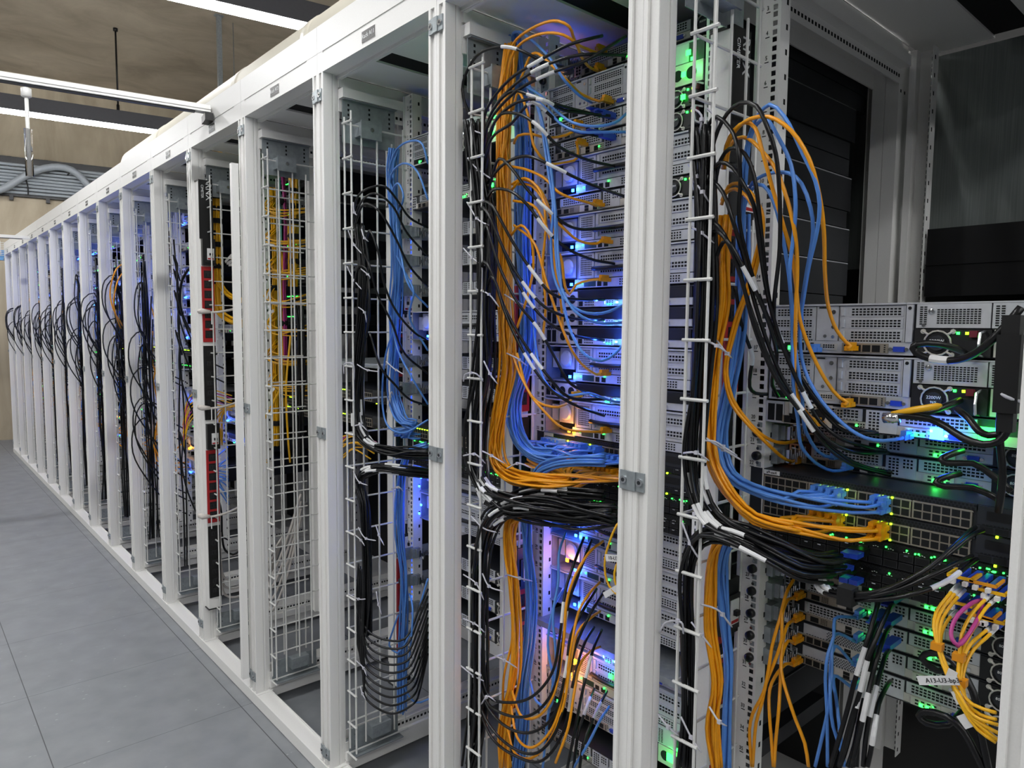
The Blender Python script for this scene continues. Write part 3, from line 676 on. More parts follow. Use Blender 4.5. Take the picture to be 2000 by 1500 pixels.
# second rack (A10)
b10 = []
n10 = [0]
def L10(): n10[0] += 1; return n10[0]-1
def lab10(d): return '%s, %s unit down in blue lit rack before A11' % (d, ORD[L10()])
a1 = srv1(at(1,2,.09), lab10('recessed 1U server'), 0, True); a2 = dup(a1, at(1,3,.09), lab10('recessed 1U server'))
a3 = srv2(at(1,5), lab10('grey 2U server with three slot vents'))
a4 = srv1(at(1,6), lab10('1U server with blue cable plugs'), 0, False); a5 = dup(a4, at(1,7), lab10('1U server with blue cable plugs'))
twoU = [srv2b(at(1,9), lab10('2U server with square vent block'))]
a6 = dup(a4, at(1,10), lab10('1U server with yellow plug'))
for k in (12,14): twoU.append(dup(twoU[0], at(1,k), lab10('2U server with blue light')))
sf = [srv1sfp(at(1,15), lab10('1U unit with glowing blue port'))]
for k in (16,17): sf.append(dup(sf[0], at(1,k), lab10('1U unit with glowing blue port')))
twoU.append(dup(twoU[0], at(1,19), lab10('2U server with blue light')))
sf.append(dup(sf[0], at(1,20), lab10('1U unit with glowing blue port')))
org = srv2b(at(1,22), lab10('2U server with orange lights'), 'o')
for t_ in twoU: glow(t_, .096, .014, CB, .5, -.02, .006)
for t_ in sf: glow(t_, .215, .012, CB, 1.5, -.05, .006)
glow(org, .09, .014, CO, .5, -.012, .006); glow(a1, -.02, .02, CB, .3, -.03); glow(a2, -.01, .03, CO, .3, -.03); led(a1, -.02, .02, LB, .003, -.04); led(a1, -.03, .02, LB, .003, -.04)
w1 = switch48(at(1,23), lab10('48 port switch with blue cords'), ' ', [(0,i,1) for i in range(1,6)]+[(1,i,1) for i in range(1,5)])
w2 = switch48(at(1,24), lab10('48 port switch with yellow cords'), None, [(0,5,1),(1,3,1),(1,3,0)])
w3 = switchq(at(1,25), lab10('black cage port switch'), 11); w4 = switchq(at(1,26), lab10('black cage port switch'), 12)
lo10 = []
for j, k in enumerate((27, 29, 31)):
    s_ = dup(twoU[0], at(1,k+1,.03), lab10(('2U server with blue light','2U server with two coloured lights','2U server with blue light')[j])); lo10.append(s_)
    c = CO if j == 1 else CB; glow(s_, .07, .03, c, .4, -.015, .006)
led(lo10[1], .06, .03, LO, .004, -.004); glow(lo10[1], .02, .012, CB, .08, -.02)
mb = MB().box(.0,.5,.02,-.44,0,.003).box(-.02,0,.02,-.44,-.012,.003); tag(mb.build('rack_shelf', GALV, None, False, at(1,33)), 'galvanised shelf below the servers in the blue lit rack before A11', 'shelf')
s35 = dup(sf[3], at(1,34,.02), lab10('1U unit on the shelf')); glow(s35, .03, .03, CB, .5, -.03); led(s35, .03, .032, LB, .003, -.01); led(s35, .05, .03, LB, .003, -.01)
s36 = dup(org, at(1,36,.02), lab10('2U server with strong orange lights')); glow(s36, .12, .06, CO, .9, -.06); led(s36, .12, .06, LO, .005, -.02); glow(s36, .23, .05, CG, .05, -.03); led(s36, .225, .06, LG, .005, -.01)
s38 = dup(a3, at(1,38,.02), lab10('grey 2U server with three slot vents'))
for k_, u_, z_ in ((a3,.40,.02),(a3,.41,.06),(a4,.40,.02)): led(k_, u_, z_, LG, .005, -.01)
glow(a3, .405, .04, CG, .3, -.04); led(s38, .40, .03, LG, .009, -.01); glow(s38, .40, .03, CG, .3, -.04)
s40 = dup(a4, at(1,40), lab10('1U server'))
# third rack (A11): only a slit of its gear shows
n11 = [0]
def lab11(d): n11[0] += 1; return '%s, %s unit down in rack A11' % (d, ORD[n11[0]-1])
e11 = []
for k, base, d in ((5,a3,'grey 2U server'),(8,a4,'1U server'),(10,a1,'recessed 1U server with green board'),(12,a1,'recessed 1U server with green board'),(14,a1,'recessed 1U server with green board'),(17,twoU[0],'2U server with blue glow'),(19,a1,'recessed 1U server'),(21,a1,'recessed 1U server with green lights')):
    e11.append(dup(base, at(2,k,.06 if base is a1 else 0), lab11(d)))
w5 = dup(w1, at(2,24), lab11('48 port switch with blue cords')); w6 = dup(w3, at(2,25), lab11('black cage port switch')); w7 = dup(w3, at(2,26), lab11('black cage port switch'))
for k in (28,30): s_ = dup(twoU[0], at(2,k,.03), lab11('2U server with blue light')); glow(s_, .04, .04, CB, .10, -.03); led(s_, .03, .05, LB, .003, -.02); led(s_, .02, .02, LB, .003, -.02)
for k in (33,35,37): dup(a1, at(2,k,.06), lab11('recessed 1U server'))
# fourth rack (A12): two switches and a shelf, the rest stands empty
for k, w_ in ((22,'upper'),(24,'lower')): dup(w1, at(3,k), w_+' 48 port switch of the two in rack A12, behind the mesh tray of A11')
tag(MB().box(0,.5,.02,-.44,0,.003).box(-.02,0,.02,-.44,-.012,.003).build('rack_shelf', GALV, None, False, at(3,19)), 'galvanised shelf above the two switches in rack A12', 'shelf')
# racks further along: gear seen only in slits
for i in range(4, 16):
    n = 9+i; seq = [(4,twoU[0],'2U server'),(7,a4,'1U server'),(10,sf[0],'1U unit with blue port'),(13,twoU[0],'2U server'),(15,sf[0],'1U unit with blue port'),(18,twoU[0],'2U server'),(20,w1,'48 port switch'),(22,w3,'black cage port switch'),(26,twoU[0],'2U server'),(29,a4,'1U server'),(32,org,'2U server with orange light'),(35,twoU[0],'2U server')]
    if i == 5: seq = [(17,a4,'1U server'),(27,twoU[0],'2U server'),(29,sf[0],'1U unit with blue port')]
    if i == 4: seq = [(3,w3,'black patch unit'),(6,w3,'black patch unit'),(9,w3,'black patch unit'),(12,w3,'black patch unit'),(14,w3,'black patch unit'),(16,w3,'black patch unit'),(24,w1,'48 port switch'),(25,w1,'48 port switch')]
    for j, (k, b_, d) in enumerate(seq):
        s_ = dup(b_, at(i, k, .10 if i == 4 else .0), '%s, %s unit down in the %s rack beyond rack A12' % (d, ORD[j], ORD[i-4]))
        if i >= 5 and b_ is sf[0]: glow(s_, .03, .03, CB, .25, -.05, .01)
# vertical power strips
pdu((.004, B[5]-.078, 0), 'power strip with black and red socket blocks on the post of rack A13', .205, 2.04)
pdu((XF-.085, B[1]-.055, 0), 'power strip behind the cable bundles of the a9-ex4 rack', .25, 1.985)
pdu((XF-.075, B[2]-.058, 0), 'power strip behind the blue bundle of the blue lit rack before A11', .25, 1.90)
pdu((XF-.04, B[3]-.052, 0), 'power strip behind the blue bundle of rack A11', .25, 1.82)
# white cover column between racks A12 and A13, black rear panel of the a9-ex4 rack
tag(MB().box(-.030,-.006,-.02,.0,.10,2.02).build('post_cover', WHITE, None, False, (-.004, 2.625, 0)), 'tall white cover column standing in rack A13 beside the post shared with A12', 'cover')
tag(MB().box(0,.004,0,.52,0,.17).box(-.004,0,0,.52,.078,.081).build('blanking_panel', BLACK, None, False, (1.02, .155, 1.53)), 'black blanking panel at the back of the a9-ex4 rack, above the top server', 'panel')
# ------------------------------------------------------------------ cables
def path(s, dx=0.0):
    out = []; raw = []
    for tok in s.split():
        a = tok.split(','); raw.append([float(a[0]), float(a[1]), float(a[2]) if len(a) > 2 else None])
    if raw[0][2] is None: raw[0][2] = .12
    if raw[-1][2] is None: raw[-1][2] = raw[0][2]
    known = [i for i, q in enumerate(raw) if q[2] is not None]
    for a, b_ in zip(known, known[1:]):
        for i in range(a+1, b_): raw[i][2] = raw[a][2]+(raw[b_][2]-raw[a][2])*(i-a)/(b_-a)
    return [P(q[0], q[1], x=q[2]+dx) for q in raw]
def rjplug(par, p, m, boot=True):
    "RJ45 plug with boot and latch, its nose at p pointing into the rack"
    x, y, z = p
    mb = MB().box(x-.018, x, y-.0055, y+.0055, z-.004, z+.004).box(x-.034, x-.018, y-.0045, y+.0045, z-.0038, z+.0038).box(x-.030, x-.006, y-.0042, y+.0042, z+.004, z+.0105)
    return mb.build('plug', m, par)
def sleeve(par, line, f0, L, r, m=None):
    i = int(f0*(len(line)-1)); seg = [line[i]]; d = 0
    while i < len(line)-1 and d < L: d += (line[i+1]-line[i]).length; i += 1; seg.append(line[i])
    if len(seg) > 1: MB().tube(seg, r*1.14, 8).build('label_sleeve', m or LBL, par)
def cable(name, pts, r, m, lab, cat='cable', grp=None, plug=None, sl=(), n=8, step=.014):
    line = smooth(pts, step)
    o = MB().tube(line, r, n).build(name, m, None, True); tag(o, lab, cat, grp)
    if plug: rjplug(o, plug, m)
    for f0, L in sl: sleeve(o, line, f0, L, r)
    return o
def port(i, k, g, c, top): 
    x, y, z = at(i, k); return Vector((x-.003, y-(.0015+.0868*g+.0085+.0136*c), z+(.0240 if top else .0105)))
def bundle(n, guide, rad, r, m, name, lab, grp, ends=None, plugs=False, sl=None, seed=1, loose=.35, step=.018, nn=6, dx=0, starts=None, cat='cable'):
    rr = random.Random(seed); G = path(guide, dx) if isinstance(guide, str) else guide; k = len(G); out = []
    T = [(G[min(i+1,k-1)]-G[max(i-1,0)]).normalized() for i in range(k)]
    for j in range(n):
        a0 = rr.random()*6.28; q0 = rad*math.sqrt((j+.5)/n); a0 = j*2.39996; pts = []
        for i in range(k):
            e = Vector((1,0,0)); n1 = e-T[i]*e.dot(T[i]); n1 = n1.normalized() if n1.length > .2 else T[i].orthogonal(); n2 = T[i].cross(n1)
            a = a0+rr.uniform(-loose, loose)+.25*i*(1 if j % 2 else -.6)*loose; q = q0*(1+rr.uniform(-loose, loose)*.6)
            pts.append(G[i]+n1*math.cos(a)*q+n2*math.sin(a)*q)
        p = None
        if ends:
            p = Vector(ends[j % len(ends)]); pts.append(p+Vector((-.055-.01*rr.random(), .030*rr.random()+.012, rr.uniform(-.006,.004)))); pts.append(p+Vector((-.033,0,0)))
        if starts:
            q = Vector(starts[j % len(starts)]); pts = [q+Vector((-.033,0,0)), q+Vector((-.07,.02,rr.uniform(-.02,.02)))]+pts
        s_ = [(rr.uniform(*sl), .035)] if sl else ()
        out.append(cable(name, pts, r, m, lab, cat, grp, p if (plugs and p) else None, s_, nn, step))
    return out
RE, RB, RK = .0031, .0030, .0034
# ---- a9-ex4 rack: single cords traced one by one
A9Y = [("1415,330,.10 1418,290 1436,256,.07 1466,232,.04 1502,228,.03 1545,255,.03 1580,310,.04 1600,380,.06 1609,450,.09 1611,530,.13 1618,600,.18 1634,645,.21 1652,668,.225 1662,676,.228", 'yellow patch cable making the widest high arc down to the topmost 2U server', (1671,680,.258)),
 ("1412,330,.11 1418,285,.09 1434,254,.07 1455,239,.06 1475,250,.05 1490,300,.05 1510,372 1533,450,.08 1547,500 1555,560,.12 1562,623,.15 1580,677,.17 1613,743,.2 1640,777,.222 1656,786,.226", 'yellow patch cable arching to the second 2U server', (1665,789,.258)),
 ("1419,320,.12 1426,285 1440,270,.10 1462,271,.08 1490,297,.07 1515,330,.06 1532,372 1550,440,.07 1557,507 1555,590,.12 1553,667,.15 1553,750,.18 1563,787 1580,812,.2 1592,822,.215", 'yellow patch cable hanging straight to the blue lit 1U server', (1603,826,.258)),
 ("1410,392,.12 1423,364 1440,358,.11 1467,377,.10 1487,410 1491,443 1481,505,.11 1467,560 1450,600 1432,660 1421,705,.12 1420,733 1430,777,.13 1453,813 1480,843,.16 1507,860,.2 1533,865,.26 1552,861,.31", 'yellow cable with a small loop, plugged into first recessed 1U server', (1564,857,.350)),
 ("1409,400,.12 1419,376 1436,369,.11 1460,386,.10 1479,420 1485,455 1470,520,.11 1455,575 1440,612 1425,668 1416,712,.12 1417,745 1430,790,.13 1460,828,.14 1500,868,.18 1528,893,.25 1545,902,.31", 'yellow cable with a small loop, plugged into second recessed 1U server', (1560,900,.350))]
for s_, lb, e_ in A9Y:
    e = P(e_[0], e_[1], x=e_[2]); cable('patch_cable', path(s_)+[e+Vector((-.034,0,0))], RE, YEL, lb, plug=e)
A9B = [("1452,560,.16 1445,440,.13 1450,345,.10 1462,270,.08 1480,226,.06 1503,204,.05 1532,228,.04 1568,300,.04 1593,355,.05 1601,400,.06 1596,450,.08 1580,520,.11 1570,580,.14 1562,640,.17 1566,700,.18 1580,743,.18 1606,785,.19 1634,816 1662,840 1690,855,.2 1725,861,.205 1760,856,.215", 'light blue cable with the highest arc, ending at the blue glowing port', (1778,851,.255)),
 ("1454,570,.16 1450,470,.13 1455,380,.11 1466,270,.08 1478,243,.07 1495,232,.06 1520,268,.05 1545,322 1554,400,.06 1551,450 1542,533,.09 1547,600,.13 1548,717,.16 1552,781,.17 1558,816,.18 1563,865,.2 1573,884,.22 1602,910,.27 1627,920,.3 1650,917,.32", 'light blue cable swinging below to the lower recessed 1U server', (1662,911,.350)),
 ("1453,580,.16 1449,480,.14 1462,370,.12 1490,343,.10 1540,338,.08 1565,358,.07 1583,405,.07 1588,450,.09 1574,540,.12 1566,600,.16 1569,650,.2 1578,676,.215", 'light blue cable plugged low into the topmost 2U server', (1600,683,.258)),
 ("1452,590,.16 1448,500,.14 1458,390,.12 1480,360,.11 1500,372,.10 1517,412 1528,460,.10 1541,540,.12 1547,620,.15 1556,700,.17 1566,770,.18 1571,833,.2 1578,851,.22 1592,875,.25 1610,890,.28 1626,893,.31", 'light blue cable plugged into first recessed 1U server', (1640,890,.350))]
for s_, lb, e_ in A9B:
    e = P(e_[0], e_[1], x=e_[2]); cable('patch_cable', path(s_)+[e+Vector((-.034,0,0))], RB, BLU, lb, plug=e)
A9K = [("1385,560,.07 1382,380,.07 1395,275,.06 1420,222,.05 1447,201,.04 1477,207,.03 1500,252,.03 1515,300,.04 1522,370,.05 1523,483,.08 1512,590,.12 1513,640,.16 1518,672,.2", 'black cable with the highest arch over the numbered rail', .2),
 ("1378,520,.07 1376,330,.07 1383,245,.06 1400,228,.05 1427,252,.05 1441,290,.04 1446,350,.05 1444,430,.07 1470,540,.10 1507,637,.14 1547,710,.17 1597,783,.19 1630,818,.2 1665,836,.21 1710,844,.235", 'black direct attach cable running to the blue lit server, upper strand', .62),
 ("1390,560,.08 1394,420,.08 1402,330,.07 1416,298,.06 1435,289,.05 1455,301,.05 1472,340 1480,390,.06 1490,483,.09 1500,570,.12 1522,655,.15 1560,730,.18 1604,800,.2 1650,842,.21 1716,846,.235", 'black direct attach cable running to the blue lit server, lower strand', .7),
 ("1380,560,.07 1381,430,.07 1388,340,.06 1406,317,.05 1431,327,.05 1453,361,.05 1472,400 1484,483,.08 1500,580,.11 1530,680,.14 1568,765,.17 1603,825,.19 1640,855,.2 1690,872,.25 1730,880,.32", 'black direct attach cable with blue sheen going to first recessed server', .74),
 ("1376,580,.07 1378,450,.07 1385,353,.06 1412,376,.05 1430,427,.05 1449,490,.07 1471,580,.09 1500,672,.12 1535,752,.15 1580,817,.17 1620,862,.19 1665,882,.22 1735,884,.33", 'black direct attach cable sagging to first recessed server', .72),
 ("1372,600,.07 1374,480,.07 1380,428,.06 1404,443,.05 1430,490,.06 1455,570,.08 1482,650,.10 1513,727,.13 1547,777,.16 1600,850,.19 1650,893,.22 1700,915,.28 1740,922,.33", 'black direct attach cable going to second recessed server, outer strand', .7),
 ("1384,640,.08 1386,520,.08 1394,452,.06 1414,462,.05 1440,517,.06 1477,650,.10 1517,742,.13 1560,800,.16 1610,868,.19 1660,905,.23 1738,928,.33", 'black direct attach cable going to second recessed server, inner strand', .68),
 ("1436,560,.10 1442,600,.12 1450,640,.15 1465,680,.17 1470,700,.18 1466,725,.19 1464,755,.2 1475,768,.22 1500,770,.235", 'short black cable with white sleeve beside the rail', .45),
 ("1390,700,.09 1392,600,.09 1400,500,.07 1420,470,.05 1450,520,.06 1490,600,.10 1517,690,.14 1510,730,.18 1508,752,.21 1520,775,.235", 'black cable crossing the rail to the second 2U server', .5)]
for s_, lb, f in A9K: cable('direct_attach_cable', path(s_), RK, BLK, lb, sl=((f,.03),))
# ---- a9-ex4 rack: bundles into the two switches
PB = [(1,1,1),(1,2,1),(1,3,1),(1,4,1),(1,4,0),(2,2,1),(2,3,1),(2,3,0)]
GB = "1453,420,.15 1452,560,.15 1443,660,.15 1424,760,.15 1410,840,.15 1410,890,.15 1428,930,.15 1470,955,.15 1530,972,.17"
bundle(8, GB, .011, RB, BLU, 'patch_cable', 'light blue patch cable of the bunch curving into the upper switch, a9-ex4 rack', 'blue cords of the a9-ex4 rack', [port(0,23,*q) for q in PB], True, seed=2, nn=8)
GY = "1420,420,.11 1414,500,.11 1412,590,.11 1400,680,.11 1388,760,.11 1384,830,.11 1390,890,.11 1406,935,.11 1432,975,.11 1475,1012,.11 1540,1030,.13"
PY = [(1,1,1),(1,2,1),(1,3,1),(1,4,1),(1,4,0),(2,2,1),(2,3,1),(2,3,0),(2,2,0)]
bundle(9, GY, .011, RE, YEL, 'patch_cable', 'yellow patch cable of the bunch curving into the lower switch, a9-ex4 rack', 'yellow cords of the a9-ex4 rack', [port(0,24,*q) for q in PY], True, seed=4, nn=8)
bundle(10, "1400,1500,.12 1393,1420,.12 1397,1330,.12 1388,1230,.12 1387,1150,.12 1393,1080,.12 1410,1050,.12 1440,1040,.13", .010, RE, YEL, 'patch_cable', 'yellow patch cable hanging below the black fan, a9-ex4 rack', 'yellow cords at the lower left of a9-ex4 rack', seed=5, nn=8, loose=.7)
bundle(9, "1420,1500,.16 1421,1400,.16 1422,1300,.16 1414,1200,.16 1408,1120,.16 1412,1080,.16 1428,1050,.16", .010, RB, BLU, 'patch_cable', 'blue patch cable hanging below the black fan, a9-ex4 rack', 'blue cords at the lower left of a9-ex4 rack', seed=6, nn=8, loose=.5)
GK = "1375,250,.065 1378,420,.065 1376,600,.065 1366,760,.065 1358,880,.065 1364,960,.065 1396,1016,.06 1450,1048,.06 1520,1075,.09 1590,1100,.14 1640,1100,.19"
bundle(14, GK, .021, RK, BLK, 'direct_attach_cable', 'black direct attach cable of the bundle on the left tray, a9-ex4 rack', 'black cords of the a9-ex4 rack', sl=(.66,.74), seed=7, nn=8)
bundle(10, "1340,1500,.06 1345,1400,.06 1343,1250,.06 1343,1120,.06 1352,1070,.06 1380,1044,.05 1430,1050,.05 1500,1085,.06 1560,1115,.09 1620,1120,.15", .015, RK, BLK, 'direct_attach_cable', 'black direct attach cable arching up from the lower tray, a9-ex4 rack', 'black arching cords of the a9-ex4 rack', sl=(.7,.78), seed=8, nn=8)
# sweep of black cables in front of the cage port switches
for j, s_ in enumerate(("1592,1135,.14 1600,1152,.12 1640,1166,.10 1700,1163,.10 1760,1140,.10 1820,1105,.12 1870,1060,.16 1896,1036,.2 1905,1030,.235",
  "1600,1128,.14 1610,1148,.12 1655,1160,.10 1720,1154,.10 1790,1124,.11 1850,1084,.14 1895,1048,.18 1920,1036,.235",
  "1598,1132,.15 1620,1158,.12 1690,1166,.10 1760,1150,.10 1830,1118,.12 1880,1094,.17 1898,1086,.235",
  "1604,1122,.15 1630,1164,.12 1700,1172,.10 1770,1164,.10 1840,1140,.13 1890,1105,.2 1908,1092,.235")):
    cable('direct_attach_cable', path(s_), RK, BLK, 'black direct attach cable sweeping right under the switches, '+('uppermost','second','third','lowest')[j]+' of four', sl=((.04,.03),(.62,.05)) if j == 3 else ((.04,.03),))
tag(MB().box(-.012,.012,-.011,.011,-.014,.014).build('velcro_wrap', VELC, None, False, P(1655,1163,x=.10)), 'black velcro wrap around the sweeping black cables of a9-ex4 rack', 'velcro')
for j, (px, py) in enumerate(((1665,1077),(1681,1080),(1662,1106),(1662,1126),(1681,1130))):
    q = P(px, py, x=.235); m_ = MB().box(-.03,.0,-.007,.007,-.004,.004).box(-.004,.02,-.007,.007,-.006,.006,1)
    tag(m_.build('pull_tab', [BLUEP, BLACK], None, False, q), 'blue pull tab of a transceiver, '+ORD[j]+' from top under the yellow cords', 'tab', 'blue pull tabs at the cage port switches')
# yellow and blue cords hanging from the stacked 1U servers
LOWY = ["1549,1125,.33 1536,1158,.27 1524,1204,.24 1508,1262,.22 1501,1307 1491,1353,.2 1470,1394 1464,1424,.2 1468,1497,.2", "1551,1160,.33 1539,1171,.28 1527,1204,.24 1527,1247 1513,1292,.22 1496,1335 1488,1373,.2 1477,1411 1470,1497,.2",
 "1548,1206,.33 1539,1219,.28 1529,1252,.24 1526,1310,.22 1539,1361,.2 1554,1406 1572,1452,.2 1579,1497,.2", "1548,1244,.33 1539,1252,.28 1527,1282,.24 1524,1335,.22 1521,1386,.2 1515,1449 1512,1497,.2", "1543,1284,.33 1534,1297,.28 1513,1323,.24 1503,1348,.22 1503,1399,.2 1507,1449 1510,1497,.2"]
for j, s_ in enumerate(LOWY):
    q = at(0, 27+j, .095); e = Vector((q[0]-.004, q[1]-.043, q[2]+.0095)); cable('patch_cable', [e+Vector((-.034,0,0))]+path(s_)[1:], RE, YEL, 'yellow cable hanging from the '+ORD[j]+' stacked 1U server of the a9-ex4 rack', plug=e)
LOWB = ["1638,1175,.31 1630,1209,.26 1629,1242 1617,1277,.22 1612,1323 1615,1386,.2 1616,1449 1616,1497,.2", "1640,1226,.31 1630,1240,.26 1624,1323,.22 1617,1386,.2 1605,1442 1592,1497,.2", "1638,1270,.31 1630,1262,.26 1622,1300 1622,1373,.2 1627,1419 1643,1467,.2 1649,1497,.2", "1634,1312,.31 1629,1320,.27 1634,1370,.22 1640,1424,.2 1646,1470 1650,1497,.2"]
for j, s_ in enumerate(LOWB):
    q = at(0, 28+j, .095); e = Vector((q[0]-.004, q[1]-.158, q[2]+.009)); cable('patch_cable', [e+Vector((-.034,0,0))]+path(s_)[1:], RB, BLU, 'blue cable hanging from the '+ORD[j+1]+' stacked 1U server of the a9-ex4 rack', plug=e)
LOWK = ["1722,1168,.30 1716,1175,.24 1703,1221,.2 1683,1285,.18 1668,1335 1655,1386,.16 1633,1462 1622,1497,.16", "1745,1180,.30 1736,1190,.24 1716,1235,.2 1694,1290,.18 1680,1350 1664,1400,.16 1645,1470 1638,1497,.16", "1716,1214,.30 1708,1226,.25 1698,1260,.2 1684,1330,.18 1668,1400,.16 1650,1470 1640,1497,.16",
 "1740,1222,.30 1730,1236,.25 1716,1275,.2 1700,1335,.18 1688,1390,.16 1672,1460 1662,1497,.16", "1714,1262,.30 1706,1276,.25 1694,1330,.2 1680,1400,.17 1668,1460 1656,1497,.16", "1738,1268,.30 1728,1284,.25 1712,1340,.2 1698,1400,.17 1690,1450 1686,1497,.16", "1712,1322,.30 1704,1334,.25 1690,1360,.2 1676,1420,.17 1666,1497,.16", "1740,1330,.30 1732,1340,.25 1716,1375,.2 1708,1420,.17 1700,1470 1694,1497,.16"]
for j, s_ in enumerate(LOWK):
    cable('direct_attach_cable', path(s_), .0038, BLK, ORD[j]+' black cable hanging from the stacked 1U servers, counted from top left', sl=((.42+.05*(j % 4),.035),))
    q = path(s_)[0]
    if j < 6: tag(MB().box(-.03,.02,-.008,.008,-.003,.006).box(-.045,-.03,-.008,.008,-.003,.0).build('pull_tab', BLUEP, None, False, q+Vector((.02,.004,.004))), 'blue pull tab at the '+ORD[j]+' black cable of the stacked 1U servers', 'tab', 'blue pull tabs on stacked servers')
# fibre jumpers at the lower right
FIB = ["1872,1140,.2 1849,1167,.15 1828,1196,.12 1824,1225,.10 1831,1260,.09 1841,1297,.08 1857,1332,.07 1873,1356,.06 1892,1388 1913,1404,.05 1950,1416,.05", "1878,1146,.2 1856,1170,.15 1835,1200,.12 1829,1230,.10 1833,1262,.09 1843,1300,.08 1860,1338,.07 1876,1366,.06 1900,1402 1950,1432,.05",
 "1884,1152,.2 1862,1176,.15 1842,1206,.12 1834,1236,.10 1836,1266,.09 1850,1305,.08 1864,1345,.07 1880,1380,.06 1905,1410 1950,1446,.05", "1868,1193,.2 1850,1213,.15 1838,1240,.12 1838,1270,.10 1845,1300,.08 1863,1345,.07 1882,1385,.06 1910,1425 1945,1450,.05",
 "1938,1160,.2 1915,1180,.15 1894,1205,.12 1878,1240,.10 1874,1280,.09 1872,1320,.08 1878,1352,.07 1900,1376,.06 1945,1392,.05", "1950,1165,.2 1924,1190,.15 1904,1222,.12 1884,1262,.10 1872,1300,.09 1872,1335,.08 1886,1372,.07 1915,1396,.06 1945,1405,.05",
 "1940,1222,.2 1918,1238,.15 1896,1258,.12 1882,1285,.10 1876,1325,.08 1884,1365,.07 1905,1402,.06 1940,1428,.05", "1946,1226,.2 1926,1246,.15 1902,1268,.12 1886,1298,.10 1880,1335,.08 1890,1380,.07 1912,1418,.06 1945,1445,.05"]
for j, s_ in enumerate(FIB):
    c = cable('fibre_jumper', path(s_), .0024, YFIB, ORD[j]+' yellow fibre jumper of the cluster at the lower right corner', 'cable')
    L = smooth(path(s_), .014); sleeve(c, L, .02, .022, .0026)
cable('fibre_jumper', path("1923,1150,.2 1919,1180,.17 1905,1217,.12 1884,1250,.09 1871,1260,.08 1859,1248,.08 1859,1225,.09 1871,1201,.10 1895,1180,.13 1920,1171,.2"), .0028, MAG, 'magenta fibre jumper looping among yellow jumpers at lower right')
cable('fibre_jumper', path("1916,1213,.2 1905,1222,.15 1890,1240,.11 1876,1256,.09 1870,1262,.08"), .0028, MAG, 'short magenta fibre jumper joining the loop at lower right')
for j, (px, py, c_) in enumerate(((1884,1130,YFIB),(1882,1180,YFIB),(1945,1158,YFIB),(1942,1212,YFIB),(1928,1142,CLIP),(1922,1205,CLIP))):
    q = P(px, py, x=.2); mb = MB()
    for a in (-1, 1):
        mb.box(-.02,.02,-.016*a-.001,-.016*a+.002,.004,.008,0).box(-.02,.045,-.008*a-.004,-.008*a+.004,-.004,.004,1).box(-.03,-.012,-.008*a-.003,-.008*a+.003,-.003,.003,2)
    mb.box(-.022,-.018,-.017,.017,.004,.008,0)
    tag(mb.build('fibre_connector', [c_, BLUEP, LBL], None, False, q), ('yellow','beige')[c_ is CLIP]+' framed fibre connector, '+ORD[j]+' of six at the lower right switch ports', 'connector')
for j, (px, py, x) in enumerate(((1831,1262,.09),(1873,1283,.09),(1877,1332,.08))):
    tag(MB().box(-.006,.006,-.007,.007,-.005,.005).build('fibre_clip', CLIP, None, False, P(px, py, x=x)), 'orange clip holding yellow fibre jumpers, '+('left','right','lowest')[j]+' of three', 'clip')
def flag(px0, py0, px1, py1, x, lab, txt=None, h=.012):
    a, b_ = P(px0, py0, x=x), P(px1, py1, x=x); d = b_-a; L = d.length; ang = math.atan2(d.z, -d.y)
    t = MB().box(-.0006,.0006,0,-L,-h/2,h/2).build('cable_flag', LBL, None, False, a); t.rotation_euler = (-ang,0,0); tag(t, lab, 'label')
    if txt: text(txt, h*.72, 'lettering', INK, t, (-.001,-L*.64,0))
flag(1793,1329,1872,1329,.06,'white cable flag printed A13-U3-bp3 on the yellow fibre jumpers', 'A13-U3-bp3-')
flag(1866,1350,1878,1375,.065,'small white flag below the printed flag on fibre jumpers'); flag(1880,1395,1898,1420,.06,'lowest white flag on the yellow fibre jumpers', None, .018); flag(1850,1312,1868,1322,.07,'white flag curled just above the printed flag')
# black power cords on the right of the a9-ex4 rack
PW = [("1995,600,.10 1965,635,.10 1940,662,.10 1905,690,.12 1870,703,.14 1835,703,.15 1800,695,.15 1783,680,.15 1790,672,.15 1830,672,.17 1865,680,.2 1885,690,.24", 'thick black power cord looping left across the upper 2200W supply', .0052),
 ("1990,655,.14 1976,662,.13 1972,690,.12 1971,740,.12 1972,800,.13 1968,840,.13 1950,862,.13 1920,868,.13 1880,855,.14 1845,832,.15 1815,818,.15 1770,812,.14 1745,811,.14 1760,806,.15 1810,806,.17 1850,792,.2 1875,782,.24", 'thick black power cord curling below the second 2200W supply', .0052),
 ("1955,745,.13 1955,790,.13 1952,850,.14 1958,930,.14 1950,1000,.15", 'black power cord hanging straight down at the right edge', .005),
 ("1870,800,.17 1892,818,.15 1912,842,.14 1930,850,.14 1962,846,.14", 'black power cord in front of the green light', .005),
 ("1880,880,.2 1850,890,.17 1838,898,.16 1850,905,.16 1900,905,.17 1940,930,.17 1975,960,.17", 'black power cord looping at the first recessed server', .0048),
 ("1875,925,.2 1840,934,.17 1828,942,.16 1845,950,.16 1900,952,.17 1950,975,.17", 'black power cord looping at the second recessed server', .0048),
 ("1870,1300,.25 1830,1310,.2 1800,1285,.18 1820,1275,.17 1860,1290,.16 1900,1350,.15 1915,1430,.15 1930,1500,.15", 'black power cord hanging at the lower right below the stacked servers', .005),
 ("1880,1390,.2 1850,1415,.17 1810,1412,.16 1795,1398,.16 1808,1390,.16 1850,1400,.15 1880,1425,.15 1905,1470,.15 1920,1500,.15", 'black power cord looping lowest at the bottom right', .0052),
 ("1700,1335,.32 1688,1345,.27 1680,1370,.24 1676,1420,.22 1672,1497,.2", 'black power cord hanging below the last stacked server', .0045)]
